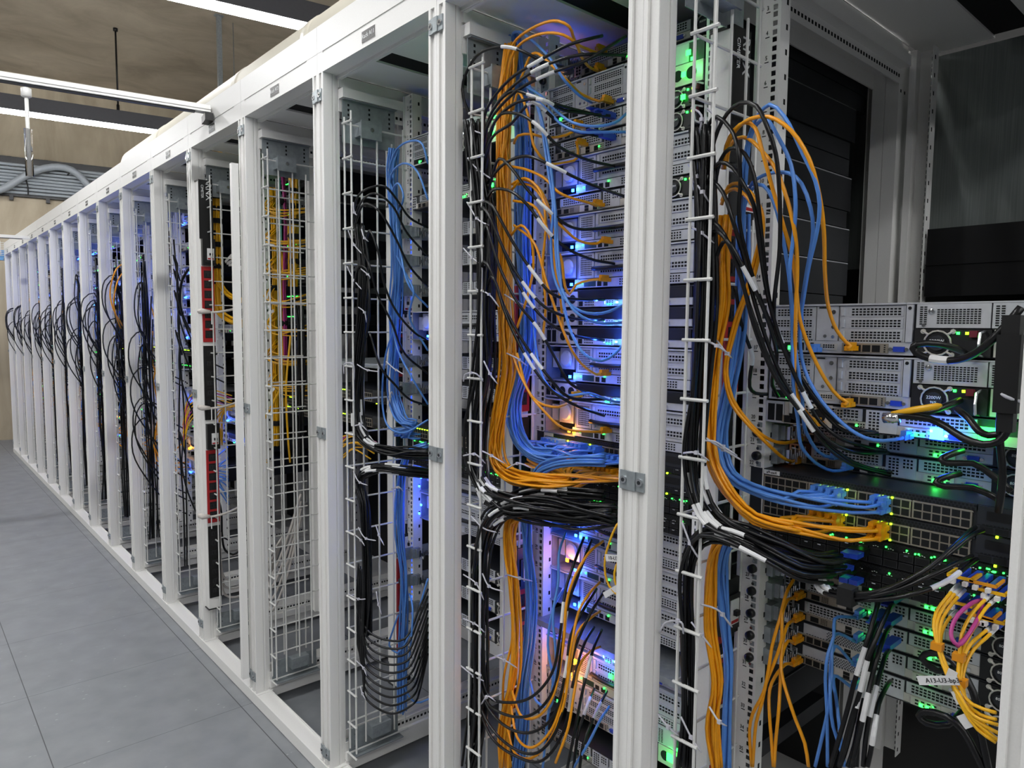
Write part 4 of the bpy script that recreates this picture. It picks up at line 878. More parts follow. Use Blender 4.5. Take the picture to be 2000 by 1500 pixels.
for s_, lb, r in PW: cable('power_cable', path(s_), r, BLK, lb, 'power cord', sl=((.42,.02),) if 'looping left' in lb else ())
q = P(1972,730,x=.10); tag(MB().prism([(-.013,-.013),(.013,-.013),(.015,.013),(-.015,.013)], -.05, .05).box(-.010,.010,-.010,.010,.05,.075).box(-.009,.009,-.009,.009,-.075,-.05).build('power_connector', BLACK, None, False, q), 'large black power connector at the right edge beside green light', 'connector')
q = P(1785,803,x=.14); f_ = MB().tube([(0,.03,-.007),(0,.0,.002),(0,-.03,.010),(0,-.036,.012)], [.004,.005,.005,.002], 10).build('marker_flag', YFIB, None, True, q); tag(f_, 'yellow marker sleeve on the power cord below second 2200W badge', 'marker')
tag(MB().cyl((0,.022,-.003),(0,-.0,.0),.008,14).build('marker_sleeve', SIL, None, True, P(1757,815,x=.14)), 'shiny sleeve on power cord beside the bright blue light', 'marker')
tag(MB().tube(smooth([P(1950,765,x=.09),P(1965,775,x=.085),P(1985,782,x=.09),P(1998,786,x=.1)],.01), .0022, 6).build('cable_tie', TIE, None, True), 'grey tie strip across the large black power connector', 'cable tie')
# ---- blue lit rack (A10): thick bundles on the tray
GY1 = "1000,90,.15 988,190,.13 985,260,.12 984,330,.12 985,430,.12 983,540,.12 988,640,.12 990,720,.12 976,800,.12 967,860,.12 973,905,.12 1000,928,.12 1050,940,.12 1110,944,.15"
EY = [port(1,24,g,c,t) for g in (0,1,2,3) for c in range(6) for t in (1,0)]
bundle(24, GY1, .019, RE, YEL, 'patch_cable', 'yellow patch cable of the thick bundle on the tray, blue lit rack', 'yellow trunk of the blue lit rack', EY[2::2]+EY[3::4], True, seed=21, loose=.5)
GBL = "1006,70,.19 1010,140,.19 1018,240,.19 1022,330,.19 1022,430,.19 1024,540,.19 1030,640,.19 1024,720,.19 1006,780,.19 1004,820,.18 1014,855,.17 1040,885,.17 1075,893,.18"
EB = [port(1,23,g,c,t) for g in (0,1,2,3) for c in range(6) for t in (1,0)]
bundle(22, GBL, .017, RB, BLU, 'patch_cable', 'blue patch cable of the thick bundle on the tray, blue lit rack', 'blue trunk of the blue lit rack', [port(1,23,0,c,t) for c in range(1,6) for t in (1,0)]+[port(1,23,1,c,t) for c in range(1,5) for t in (1,0)]+EB[24:30], True, seed=22, loose=.45)
bundle(8, "1050,1000,.19 1042,960,.17 1050,925,.16 1085,905,.15 1130,900,.15 1180,900,.17", .012, RB, BLU, 'patch_cable', 'blue patch cable rising and turning right below the upper switch, blue lit rack', 'rising blue cords of the blue lit rack', [port(1,23,2,c,0) for c in range(6)]+[port(1,23,3,c,0) for c in range(2)], True, seed=23, loose=.5)
GK1 = "925,240,.065 935,340,.065 948,450,.065 950,600,.065 945,720,.065 930,830,.065 930,900,.065 950,955,.06 1000,985,.07 1060,1000,.10 1130,1005,.14 1200,1000,.17"
bundle(20, GK1, .026, RK, BLK, 'direct_attach_cable', 'black direct attach cable of the thick bundle on the tray, blue lit rack', 'black trunk of the blue lit rack', sl=(.70,.80), seed=24, loose=.5)
bundle(16, "920,1500,.065 935,1380,.065 935,1250,.065 935,1130,.065 945,1060,.065 962,1012,.06 1010,990,.07 1070,992,.10 1140,1005,.14 1205,1012,.17", .022, RK, BLK, 'direct_attach_cable', 'black direct attach cable arching up from the lower tray, blue lit rack', 'black arching cords of the blue lit rack', sl=(.66,.82), seed=25, loose=.5)
bundle(12, "1090,975,.12 1030,985,.11 1000,975,.11 1050,960,.12 1110,962,.14 1180,968,.17", .012, RK, BLK, 'direct_attach_cable', 'black direct attach cable looping in front of the black switches, blue lit rack', 'black looping cords of the blue lit rack', sl=(.5,.75), seed=26, loose=.5)
bundle(14, "985,1500,.12 985,1420,.12 998,1330,.12 1006,1250,.12 1003,1150,.12 998,1080,.12 1000,1020,.12 1010,1000,.12", .016, RE, YEL, 'patch_cable', 'yellow patch cable of the lower bundle, blue lit rack', 'lower yellow cords of the blue lit rack', seed=27, loose=.8)
bundle(14, "1010,1500,.19 1018,1420,.19 1022,1330,.19 1034,1240,.19 1036,1150,.19 1032,1080,.19 1030,1020,.19 1030,990,.19", .016, RB, BLU, 'patch_cable', 'blue patch cable of the lower bundle, blue lit rack', 'lower blue cords of the blue lit rack', seed=28, loose=.5)
A10 = [  # (colour, path, what it does, plug?)
 ('y',"990,200,.12 985,150,.12 1000,90,.10 1040,55,.08 1090,41,.07 1112,52,.08 1122,80,.12 1145,95,.2 1172,103,.30",'highest yellow cable arching to the top recessed server',(1183,101,.345)),
 ('y',"992,210,.12 990,160,.12 1005,100,.10 1050,68,.08 1100,68,.08 1122,82,.10 1135,110,.16 1150,130,.24 1168,138,.31",'yellow cable arching to the second recessed server',(1181,137,.345)),
 ('y',"1015,160,.12 1040,105,.11 1075,125,.10 1110,160,.12 1140,186,.2 1170,198,.235",'yellow cable crossing down to the three slot server',(1196,200,.258)),
 ('y',"1002,215,.12 1012,180,.11 1030,220,.10 1045,290,.10 1070,318,.13 1100,318,.18 1128,308,.22",'yellow cable sagging to the lower blue plug server',(1146,283,.258)),
 ('y',"1004,280,.12 1012,265,.11 1040,262,.12 1060,268,.14 1090,268,.18 1118,258,.21",'yellow cable running to the upper blue plug server',(1140,247,.258)),
 ('y',"1000,360,.12 1020,350,.11 1050,365,.11 1070,400,.12 1080,450,.13 1084,520,.13 1095,585,.14 1100,640,.15",'yellow cable hanging from the upper arch past the blue lights',None),
 ('y',"1000,370,.12 1024,348,.10 1056,375,.10 1066,440,.10 1060,520,.11 1066,600,.12 1060,660,.13",'yellow cable draped between bundle and latch bays',None),
 ('y',"998,460,.12 1018,440,.11 1036,462,.11 1042,520,.12 1030,580,.12 1010,640,.12",'yellow cable with a rounded loop beside the blue bundle',None),
 ('y',"1000,325,.12 1030,332,.11 1066,350,.10 1090,375,.10 1110,385,.12 1150,396,.18 1165,402,.22",'yellow cable to the 1U server below the first square vent block',(1178,401,.258)),
 ('y',"1002,360,.12 1036,362,.11 1060,388,.10 1075,420,.10 1100,445,.12 1130,470,.16 1165,476,.21",'yellow cable running to the second square vent block server',(1194,473,.258)),
 ('y',"1003,392,.12 1042,402,.11 1066,440,.10 1080,480,.10 1095,500,.12 1104,560,.14 1112,575,.15 1125,556,.18 1150,548,.21",'yellow cable rising to the third square vent block server',(1190,547,.258)),
 ('y',"1004,440,.12 1044,476,.11 1070,560,.11 1098,640,.12 1115,680,.13 1135,710,.16 1165,732,.21",'yellow cable running to the fourth square vent block server',(1190,730,.258)),
 ('y',"1000,690,.12 1020,740,.11 1050,785,.11 1090,795,.14 1115,782,.18",'yellow cable sagging to the last glowing blue port unit',(1135,772,.258)),
 ('y',"1010,690,.12 1030,760,.11 1060,800,.11 1100,836,.14 1150,843,.19",'yellow cable sagging to the orange lit server',(1192,841,.258)),
 ('b',"1008,110,.19 1000,70,.15 1012,62,.13 1040,80,.11 1075,115,.10 1105,160,.11 1130,185,.14 1155,200,.22",'blue cable crossing high down to the three slot server',None),
 ('b',"1020,160,.18 1030,170,.14 1060,190,.11 1090,220,.10 1120,240,.10 1160,247,.12 1200,240,.16 1223,222,.2",'blue cable sagging in the upper wide curve',None),
 ('b',"1025,180,.18 1040,190,.14 1070,215,.11 1100,245,.10 1135,258,.11 1180,258,.15 1223,258,.2",'blue cable sagging in the lower wide curve',None),
 ('b',"1026,150,.18 1040,182,.15 1054,225,.13 1060,260,.12 1070,330,.10 1080,400,.09 1076,480,.09 1082,540,.09 1100,580,.09 1135,608,.10 1175,612,.13 1218,596,.18",'blue cable hanging into the broad curve at the upper glowing ports',None),
 ('b',"1028,155,.18 1042,185,.15 1057,228,.13 1064,260,.12 1076,330,.10 1084,410,.09 1086,500,.09 1096,560,.09 1125,610,.09 1165,630,.12 1218,630,.18",'blue cable hanging into the second broad curve at glowing ports',None),
 ('b',"1027,165,.18 1046,200,.15 1060,250,.13 1068,300,.12 1084,400,.10 1092,520,.09 1104,610,.09 1120,660,.09 1145,695,.09 1175,705,.11 1200,692,.14 1218,672,.18",'blue cable hanging into the lowest broad curve',None),
 ('b',"1036,590,.19 1042,640,.18 1050,700,.15 1062,740,.13 1090,770,.12 1120,772,.14 1150,768,.16 1190,782,.21 1212,786,.235",'blue cable curving to the last glowing blue port',None),
 ('k',"935,260,.07 905,190,.05 905,160,.05 930,110,.04 970,92,.04 1010,96,.05 1060,120,.08 1100,130,.2",'black cable arching outside the tray at the top',None),
 ('k',"940,280,.07 950,215,.05 990,160,.05 1050,120,.05 1110,88,.07 1150,76,.10 1176,70,.14",'black cable sweeping up to the roof brush, upper strand',None),
 ('k',"945,290,.07 960,220,.05 1000,170,.05 1060,130,.05 1130,108,.08 1223,108,.18",'black cable sweeping right across the recessed servers, upper strand',None),
 ('k',"942,300,.07 955,240,.05 1000,185,.05 1070,145,.06 1140,120,.09 1223,70,.16",'black cable sweeping right across the recessed servers, lower strand',None),
 ('k',"938,310,.07 960,220,.05 1000,178,.05 1040,188,.06 1090,205,.10 1140,218,.18 1180,228,.235",'black cable with sleeve going to the upper blue plugs, first strand',None),
 ('k',"944,320,.07 965,240,.05 1010,200,.05 1060,195,.06 1100,215,.12 1150,222,.19 1192,226,.235",'black cable with sleeve going to the upper blue plugs, second strand',None),
 ('k',"940,340,.07 960,270,.05 1000,240,.05 1040,200,.06 1080,230,.10 1120,255,.16 1172,266,.235",'black cable going to the lower blue plugs, first strand',None),
 ('k',"945,350,.07 970,230,.05 1010,222,.05 1050,245,.06 1090,285,.10 1140,310,.16 1200,325,.235",'black cable descending past the shelf lip to the first square vent block',None),
 ('k',"950,360,.07 985,320,.05 1030,305,.05 1080,325,.07 1130,350,.12 1165,365,.17 1223,385,.22",'black cable descending below the first square vent block',None),
 ('k',"952,380,.07 975,310,.05 1000,330,.05 1030,370,.06 1070,410,.08 1120,445,.14 1200,445,.235",'black cable ending at the second square vent block, upper strand',None),
 ('k',"948,400,.07 965,370,.04 1000,375,.04 1030,400,.05 1060,440,.07 1100,480,.11 1150,505,.17 1200,515,.235",'black cable ending at the third square vent block',None),
 ('k',"945,420,.07 945,395,.04 960,400,.03 1000,470,.04 1040,530,.06 1080,575,.09 1130,585,.15 1180,585,.235",'long grey sheened black cable sliding down to the upper glowing port',None),
 ('k',"940,430,.07 942,405,.04 955,420,.03 985,490,.04 1020,550,.06 1065,600,.09 1120,622,.15 1180,625,.235",'long black cable sliding down to the second glowing port',None),
 ('k',"950,440,.07 955,415,.04 980,480,.04 1015,560,.06 1060,620,.09 1110,652,.14 1180,665,.235",'long black cable sliding down to the third glowing port',None),
 ('k',"946,470,.07 950,440,.04 975,520,.04 1010,590,.06 1050,640,.08 1085,700,.11 1110,745,.13 1170,778,.235",'long black cable sliding down to the lowest glowing port',None),
 ('k',"940,560,.07 945,510,.04 960,530,.04 990,620,.05 1030,700,.07 1075,760,.10 1120,790,.14 1180,812,.235",'black cable with long sleeve reaching the orange lit server',None),
 ('k',"950,570,.07 962,540,.04 985,600,.05 1030,680,.07 1075,740,.09 1110,775,.13 1185,780,.235",'black cable reaching the last glowing port beside orange server',None)]
for c_, s_, lb, e_ in A10:
    m_, r, nm = {'y':(YEL,RE,'patch_cable'),'b':(BLU,RB,'patch_cable'),'k':(BLK,RK,'direct_attach_cable')}[c_]
    pt = path(s_); e = None
    if e_: e = P(e_[0], e_[1], x=e_[2]); pt.append(e+Vector((-.034,0,0)))
    cable(nm, pt, r, m_, lb+', blue lit rack', plug=e, sl=((.55,.035),) if c_ == 'k' else (), n=7)
for j, (px, py) in enumerate(((1178,222),(1194,226),(1178,264),(1194,268))):
    tag(MB().box(-.035,.015,-.007,.007,-.006,.006).box(-.05,-.035,-.0065,.0065,.002,.005).build('pull_tab', BLUEP, None, False, P(px, py, x=.25)), 'blue pull tab plug, '+ORD[j]+' of four high in the blue lit rack', 'tab', 'blue pull tabs high in blue lit rack')
# lower part of the blue lit rack: slack loops
LOOP = [('k',"1140,1050,.235 1125,1090,.16 1105,1150,.12 1095,1230,.09 1080,1310,.07 1040,1360,.06 990,1372,.06 955,1360,.06 935,1300,.065"),('k',"1155,1055,.235 1140,1095,.16 1110,1180,.12 1098,1260,.09 1080,1350,.07 1040,1395,.05 985,1395,.05 950,1370,.05 930,1300,.065"),
 ('k',"1165,1150,.235 1140,1190,.16 1115,1240,.12 1105,1310,.09 1080,1400,.07 1040,1430,.05 990,1420,.05 955,1385,.05 925,1300,.065"),('k',"1180,1155,.235 1155,1195,.16 1125,1260,.12 1108,1340,.09 1085,1430,.07 1050,1470,.05 1000,1460,.05 955,1415,.05 920,1330,.065"),
 ('k',"1160,1225,.235 1140,1260,.16 1120,1330,.11 1100,1430,.08 1060,1485,.05 1010,1478,.05 960,1440,.05 925,1350,.065"),('k',"1175,1230,.235 1158,1270,.16 1140,1340,.11 1120,1440,.09 1108,1500,.08"),
 ('k',"1160,1345,.235 1150,1370,.17 1130,1430,.12 1120,1500,.10"),('k',"1185,1350,.235 1165,1390,.17 1140,1450,.12 1132,1500,.10"),
 ('y',"1178,1057,.235 1150,1080,.16 1125,1120,.12 1108,1170,.10 1100,1260,.09 1080,1360,.07 1050,1400,.06 1020,1400,.06 1000,1350,.10"),('y',"1172,1137,.235 1150,1160,.17 1130,1195,.13 1118,1250,.10 1105,1330,.09 1080,1420,.07 1040,1460,.06 1010,1440,.08 998,1380,.11"),
 ('y',"1172,1194,.235 1150,1210,.17 1128,1235,.13 1115,1290,.10 1100,1380,.08 1070,1450,.07 1040,1480,.06 1005,1470,.08 990,1420,.11"),('y',"1172,1263,.235 1150,1275,.17 1132,1300,.13 1122,1350,.10 1110,1420,.08 1085,1490,.07"),
 ('b',"1105,1040,.2 1092,1080,.14 1090,1140,.12 1080,1200,.10 1086,1290,.09 1075,1380,.08 1050,1372,.09 1035,1330,.16"),('b',"1100,1150,.2 1080,1190,.13 1070,1260,.11 1080,1330,.10 1070,1400,.09 1060,1500,.09"),('b',"1190,1380,.2 1170,1410,.15 1150,1450,.12 1120,1500,.10")]
for j, (c_, s_) in enumerate(LOOP):
    m_, r, nm = {'y':(YEL,RE,'patch_cable'),'b':(BLU,RB,'patch_cable'),'k':(BLK,RK,'direct_attach_cable')}[c_]
    cable(nm, path(s_), r, m_, ORD[j]+' cable with slack loop in the lower blue lit rack, '+dict(y='yellow',b='blue',k='black')[c_], sl=((.3,.04),) if c_ == 'k' else (), n=7)
cable('fibre_jumper', path("1222,1010,.12 1205,1025,.10 1190,1060,.09 1182,1090,.09 1182,1120,.09 1190,1145,.09 1210,1165,.09 1225,1180,.10"), .0024, YFIB, 'yellow fibre jumper half hidden behind the post, blue lit rack, outer')
cable('fibre_jumper', path("1222,1080,.12 1208,1095,.10 1200,1120,.09 1204,1145,.09 1214,1162,.09 1225,1175,.10"), .0024, YFIB, 'yellow fibre jumper half hidden behind the post, blue lit rack, inner')
flag(1183,1089,1208,1091,.088,'white flag on the fibre jumpers beside the blue lit rack post', '10-U3-', .014); flag(1180,1163,1206,1148,.088,'slanted white flag below the other flag, blue lit rack', None, .012)
# ---- third rack (A11)
GB3 = "770,290,.2 766,330,.2 770,420,.2 776,520,.2 772,600,.2 770,680,.2 768,760,.2 775,800,.19 790,825,.19 812,832,.21"
bundle(14, GB3, .017, RB, BLU, 'patch_cable', 'blue patch cable of the bundle in rack A11', 'blue cords of rack A11', [port(2,24,g,c,t) for g in (0,1) for c in range(6) for t in (1,0)], False, seed=31, loose=.6)
bundle(10, "785,1390,.2 786,1300,.2 790,1200,.2 788,1120,.2 782,1040,.2 783,960,.2 785,915,.19 800,885,.19 835,872,.22", .014, RB, BLU, 'patch_cable', 'blue patch cable of the lower bundle in rack A11', 'lower blue cords of rack A11', seed=32, loose=.6)
bundle(14, "700,440,.07 712,520,.07 712,600,.07 703,700,.07 696,780,.07 702,840,.07 722,868,.08 760,880,.12 800,885,.17 845,888,.22", .017, RK, BLK, 'direct_attach_cable', 'black direct attach cable of the upper bundle in rack A11', 'black cords of rack A11', sl=(.66,.8), seed=33, loose=.5)
bundle(12, "715,1240,.07 717,1150,.07 716,1050,.07 712,980,.07 702,945,.065 712,925,.07 740,915,.09 780,918,.13 845,925,.22", .015, RK, BLK, 'direct_attach_cable', 'black direct attach cable arching over the lower tray of rack A11', 'black arching cords of rack A11', sl=(.7,.85), seed=34, loose=.5)
for j in range(10):
    a = 1225+14*j; b_ = 1240+16*j
    cable('direct_attach_cable', path(f"{700+3*(j%4)},{1100+6*j},.07 {700+3*(j%5)},{a-30},.065 {722-j},{a+10},.07 {755+j},{b_+10},.10 {790+2*j},{b_+8-2*j},.14 {820},{a-40+4*j},.2 {836},{1150+14*j},.235"), RK, BLK, 'black slack loop, '+ORD[j]+' from the top in the lower part of rack A11', n=7)
A11 = [('k',"690,420,.07 698,385,.06 725,366,.06 752,364,.08 775,390,.12 800,425,.17 836,445,.235"),('k',"692,430,.07 705,395,.06 735,378,.06 765,400,.10 795,455,.16 836,500,.235"),('k',"692,440,.07 712,398,.06 740,412,.07 770,460,.12 800,520,.17 836,560,.235"),('k',"715,470,.07 722,450,.06 738,490,.07 752,560,.10 775,610,.13 810,650,.18 836,665,.235"),
 ('k',"708,490,.07 722,520,.06 735,570,.08 765,630,.12 790,690,.16 836,730,.235"),('k',"688,620,.06 692,560,.05 702,520,.05 715,525,.06 722,600,.06 715,660,.07"),('k',"722,650,.07 745,720,.09 770,750,.13 800,780,.18 836,792,.235"),
 ('b',"770,380,.19 760,345,.18 770,300,.16 800,276,.13 825,282,.12 836,320,.13"),('b',"768,400,.19 762,350,.18 785,320,.15 815,335,.13 836,390,.14"),('b',"772,440,.19 765,380,.17 778,358,.15 788,385,.14 775,430,.16 782,490,.15 800,560,.15 836,600,.2"),('b',"775,500,.19 795,540,.16 808,570,.15 800,620,.17 836,685,.22"),('b',"760,600,.19 776,680,.17 800,730,.17 836,790,.22"),
 ('b',"770,640,.18 752,700,.16 748,800,.15 760,835,.15 790,845,.17 836,820,.22"),('b',"800,1160,.2 806,1190,.17 800,1280,.16 790,1340,.16 812,1372,.18 845,1362,.22"),('b',"778,1200,.19 766,1235,.17 760,1260,.16 775,1275,.17 800,1240,.19 836,1130,.22")]
for j, (c_, s_) in enumerate(A11):
    cable('patch_cable' if c_ == 'b' else 'direct_attach_cable', path(s_), RB if c_ == 'b' else RK, BLU if c_ == 'b' else BLK, ('light blue' if c_ == 'b' else 'black')+' single cable in rack A11, '+ORD[j]+' of fifteen traced downwards', n=7)
# yellow cords of rack A12 seen through the A11 tray
bundle(8, [Vector((.23,2.06,1.02)),Vector((.20,2.14,1.05)),Vector((.18,2.22,1.02)),Vector((.17,2.28,.93)),Vector((.17,2.30,.82))], .03, .0024, YFIB, 'fibre_jumper', 'yellow fibre jumper draped below the two switches of rack A12', 'yellow jumpers of rack A12', seed=41, loose=.9)
cable('fibre_jumper', [Vector((.24,2.08,1.05)),Vector((.20,2.18,1.07)),Vector((.18,2.28,1.0))], .0028, MAG, 'magenta fibre jumper among yellow jumpers below the switches of A12')
# ---- A13 gear seen through the tray of A12, and its own opening
def vb(n, x, y, z0, z1, rad, r, m, nm, lab, grp, seed): bundle(n, [Vector((x+.004*math.sin(i), y+.004*math.cos(2*i), z1+(z0-z1)*i/6)) for i in range(7)], rad, r, m, nm, lab, grp, seed=seed, loose=.4, step=.05)
vb(12, .27, 2.77, 1.60, 2.10, .022, .0034, YFIB, 'trunk_cable', 'yellow fibre trunk strapped with velcro behind the A12 tray', 'yellow trunks behind the A12 tray', 51)
vb(10, .26, 2.95, .92, 2.02, .012, .0034, YFIB, 'trunk_cable', 'yellow fibre trunk hanging left of the magenta cord behind the A12 tray', 'slim yellow trunks behind the A12 tray', 52)
vb(3, .265, 2.85, 1.28, 2.05, .008, .0042, MAG, 'trunk_cable', 'magenta trunk cord behind the A12 tray', 'magenta trunk cords', 53)
vb(6, .255, 2.87, 1.10, 1.75, .012, .0034, YFIB, 'trunk_cable', 'yellow trunk beside the magenta cord behind the A12 tray', 'yellow trunks beside the magenta cord', 54)
tag(MB().tube([(.26,2.875,2.05),(.262,2.872,1.7),(.26,2.87,1.5)], .004, 6).build('trunk_cable', TEAL, None, True), 'aqua trunk cord behind the A12 tray', 'cable')
vb(5, .25, 2.68, .9, 1.52, .016, .005, BLK, 'power_cable', 'black power cord hanging behind the right of the A12 tray', 'black power cords behind A12 tray', 55)
for j in range(7):
    z = 1.95-.12*j
    bundle(5, [Vector((.27,2.95-.01*(j%3),z+.02)),Vector((.22,2.92,z-.03)),Vector((.23,2.80,z-.06)),Vector((.30,2.70,z-.05))], .022, .0026, YFIB, 'fibre_jumper', 'yellow fibre jumper draped across the patch units behind A12 tray', 'draped jumpers behind A12 tray', seed=60+j, loose=.9, step=.03)
rr = random.Random(5)
for j in range(24):
    z = 1.80-.028*j; y = 2.97-.10*rr.random(); a = rr.uniform(-.9,.4)
    o = MB().box(-.001,.001,0,-.045,-.006,.006).build('cable_flag', LBL, None, False, (.20,y,z)); o.rotation_euler = (a,0,rr.uniform(-.4,.4)); tag(o, 'white printed flag on the yellow jumpers behind the A12 tray', 'label', 'white flags behind A12 tray')
cable('trunk_cable', [Vector((.20,2.72,1.22)),Vector((.17,2.80,1.10)),Vector((.16,2.90,1.0)),Vector((.18,2.96,.9)),Vector((.2,2.9,.86))], .005, YFIB, 'lower yellow loop behind the A12 tray, left strand')
cable('trunk_cable', [Vector((.20,2.66,1.4)),Vector((.17,2.64,1.2)),Vector((.17,2.63,1.0)),Vector((.19,2.66,.9))], .004, YFIB, 'lower yellow loop behind the A12 tray, right strand')
for j in range(4):
    cable('power_cable', [Vector((.26,2.72,.75-.03*j)),Vector((.20,2.74,.55-.05*j)),Vector((.17,2.82,.40-.05*j)),Vector((.2,2.93,.42-.04*j)),Vector((.3,3.0,.5))], .005, WCORD, 'white power cord hanging in a loop, '+ORD[j]+' from top behind the lower A12 tray', 'power cord')
def strap(p, ry, rx, lab, h=.022):
    n = 14; m_ = MB().tube([(rx*math.cos(a*2*math.pi/n), ry*math.sin(a*2*math.pi/n), 0) for a in range(n+1)], .0022, 4); 
    k = [(x, y, z*5) for x, y, z in m_.v]; m_.v = k
    tag(m_.build('velcro_strap', VELC, None, False, p), lab, 'velcro', 'black velcro straps')
for j, z in enumerate((2.06,1.98,1.92,1.86,1.80,1.70)): strap((.27,2.77,z), .026, .026, 'black velcro strap, '+ORD[j]+' from top on the trunk behind A12 tray')
for j, z in enumerate((1.95,1.6,1.45,1.3,1.15,1.02)): strap((.26,2.95 if j % 2 else 2.86,z), .017, .017, 'small black velcro strap, '+ORD[j]+' from top behind A12 tray')
TR = "428,262,.13 424,300,.12 420,330,.11 420,420,.11 421,500,.11 422,560,.11 424,595,.11 432,612,.12 450,625,.14 475,632,.18"
bundle(10, TR, .017, .0042, YFIB, 'trunk_cable', 'yellow fibre trunk running down rack A13 and curving right low', 'yellow trunks of rack A13', seed=71, loose=.3)
bundle(6, "434,262,.14 426,300,.13 424,330,.12 425,420,.12 426,500,.12 427,545,.12 436,565,.13 452,580,.15 475,588,.18", .011, .0042, YFIB, 'trunk_cable', 'yellow fibre trunk of rack A13 turning right higher up', 'yellow trunks of A13, upper turn', seed=72, loose=.3)
for j, (px, py) in enumerate(((418,292),(416,316),(420,332),(419,363),(421,384),(420,408),(422,432),(419,456),(422,478),(420,503),(421,520),(420,552),(418,588),(420,598))):
    q = P(px, py, x=.112); strap((q.x,q.y,q.z), .024, .026, 'black velcro strap, '+ORD[j]+' from top on the yellow trunk of rack A13')
cable('power_cable', path("386,352,.05 384,325,.04 392,310,.05 404,312,.09 415,316,.16"), .010, BLK, 'thick black feed cord bending into the power strip of A13', 'power cord')
for j, (py, m_) in enumerate(((608,WCORD),(796,WCORD),(1008,WCORD))):
    q = P(394, py, y=B[5]-.09); c = cable('power_cable', [q, q+Vector((.035,-.02,-.004)), q+Vector((.09,-.03,.004)), q+Vector((.16,-.02,.02))], .005, m_, 'white power cord plugged into the A13 power strip, '+('upper','middle','lowest')[j], 'power cord')
    MB().tube([q+Vector((-.004,.014,0)),q+Vector((0,-.012,0)),q+Vector((.028,-.02,-.002))], [.011,.012,.007], 10).build('plug', m_, c, True)
    f_ = MB().box(-.001,.001,-.004,.004,-.05,0).build('cable_flag', LBL, None, False, q+Vector((.03,-.03,-.004))); tag(f_, 'white flag hanging on the '+('upper','middle','lowest')[j]+' white cord of A13', 'label')
cable('power_cable', path("420,760,.12 421,880,.11 424,960,.11 432,1000,.12 434,1048,.12 440,1075,.13 455,1083,.16 475,1070,.2"), .005, BLK, 'black cord hanging in a hook at the lower part of rack A13', 'power cord')
for j in range(3): cable('power_cable', path(f"{428+j},{960+40*j},.11 {430+j},{1080+20*j},.11 {440},{1130+16*j},.13 {462},{1130+18*j},.17 480,{1118+18*j},.2"), .005, WCORD, 'grey white cord looping low in rack A13, '+ORD[j]+' from top', 'power cord')
bundle(6, "428,870,.12 426,835,.11 430,812,.12 445,795,.14 472,790,.18", .016, .0024, YFIB, 'fibre_jumper', 'thin yellow fibre jumper arching at middle height in rack A13', 'arching jumpers of rack A13', seed=73, loose=.9)
for j in range(6):
    q = P(446+4*j, 505+6*(j % 3), x=.16); o = MB().box(-.001,.001,.03,-.03,-.006,.006).build('cable_flag', LBL, None, False, q); o.rotation_euler = (.25*j-.5,0,.2); tag(o, 'white printed flag bunched at the right edge of rack A13 opening', 'label', 'white flags in A13')
# ---- racks further along: cords on their trays
def far(i):
    rr = random.Random(100+i); L = B[i+1]; y = L-.125; nm = ORD[i-4]+' rack beyond A12'
    mix = dict(); dense = 6 if i == 5 else 9
    if i == 5: dense = 2
    for j in range(dense):
        z1 = rr.uniform(1.45,1.9); x = .06+.012*(j % 4); yy = y-.012*(j//4)
        cable('direct_attach_cable', [Vector((x+rr.uniform(-.01,.01), yy+rr.uniform(-.008,.008), z1+(.25-z1)*k/5)) for k in range(6)], .004, BLK, 'black cable running down the tray of the '+nm, 'cable', 'tray cables of the '+nm, n=5, step=.12)
    for j in range(9 if i > 5 else 5):
        z = rr.uniform(.8,1.75) if i < 7 else rr.uniform(1.2,1.8) if i < 10 else rr.uniform(1.38,1.62); o_ = rr.uniform(.0,.085) if i > 5 else .0
        cable('direct_attach_cable', [Vector((.08,y,z-.1)),Vector((.05,y-.01,z+.02)),Vector((.06-o_*.9,y-.03,z-.02)),Vector((.05-o_,y-.05,z-.16)),Vector((.08-o_*.5,y-.07,z-.32)),Vector((.14,y-.10,z-.46)),Vector((.22,y-.18,z-.52))], .0038, BLK, 'black cable looping out of the '+nm, 'cable', 'looping cables of the '+nm, n=5, step=.035)
    for j in range(16 if i == 5 else 7):
        m_, c_, x = (BLU,'blue',.17) if (j % 2 or i == 5) else (YEL,'yellow',.12)
        z1 = rr.uniform(1.3,1.8)
        cable('patch_cable', [Vector((x+rr.uniform(-.03,.03), y+rr.uniform(-.02,.01)-.01*k*(k > 3), z1+(.5-z1)*k/5)) for k in range(5)]+[Vector((.23,y-.16,.55+.3*rr.random()))], .0035, m_, c_+' cable on the tray of the '+nm, 'cable', c_+' cables of the '+nm, n=5, step=.08)
for i in range(5, 16): far(i)
for j in range(7): cable('fibre_jumper', [Vector((.25,3.45,1.10-.012*j)),Vector((.16,3.52,1.13-.015*j)),Vector((.10,3.60,1.09-.02*j)),Vector((.075,3.635,.95-.02*j))], .0028, MAG if j in (1,4) else YFIB, 'thin jumper arching at middle height behind the mesh of the first rack beyond A13', 'cable', 'arching jumpers of the rack beyond A13')
cable('power_cable', [Vector((.22,3.50,1.62)),Vector((.13,3.58,1.72)),Vector((.09,3.62,1.66)),Vector((.08,3.63,1.52)),Vector((.12,3.60,1.40)),Vector((.2,3.5,1.3))], .006, BLK, 'black cord in a wide loop behind the mesh of the rack beyond A13', 'power cable')
cable('patch_cable', path("240,515,.06 225,530,.0 215,570,-.02 220,600,-.01 236,630,.06 240,640,.1"), .0042, YEL, 'yellow cable curving out of the fourth rack beyond A12, outer')
cable('patch_cable', path("238,535,.06 228,555,.0 222,590,-.01 228,620,.02 240,650,.1"), .0042, YEL, 'yellow cable curving out of the fourth rack beyond A12, inner')
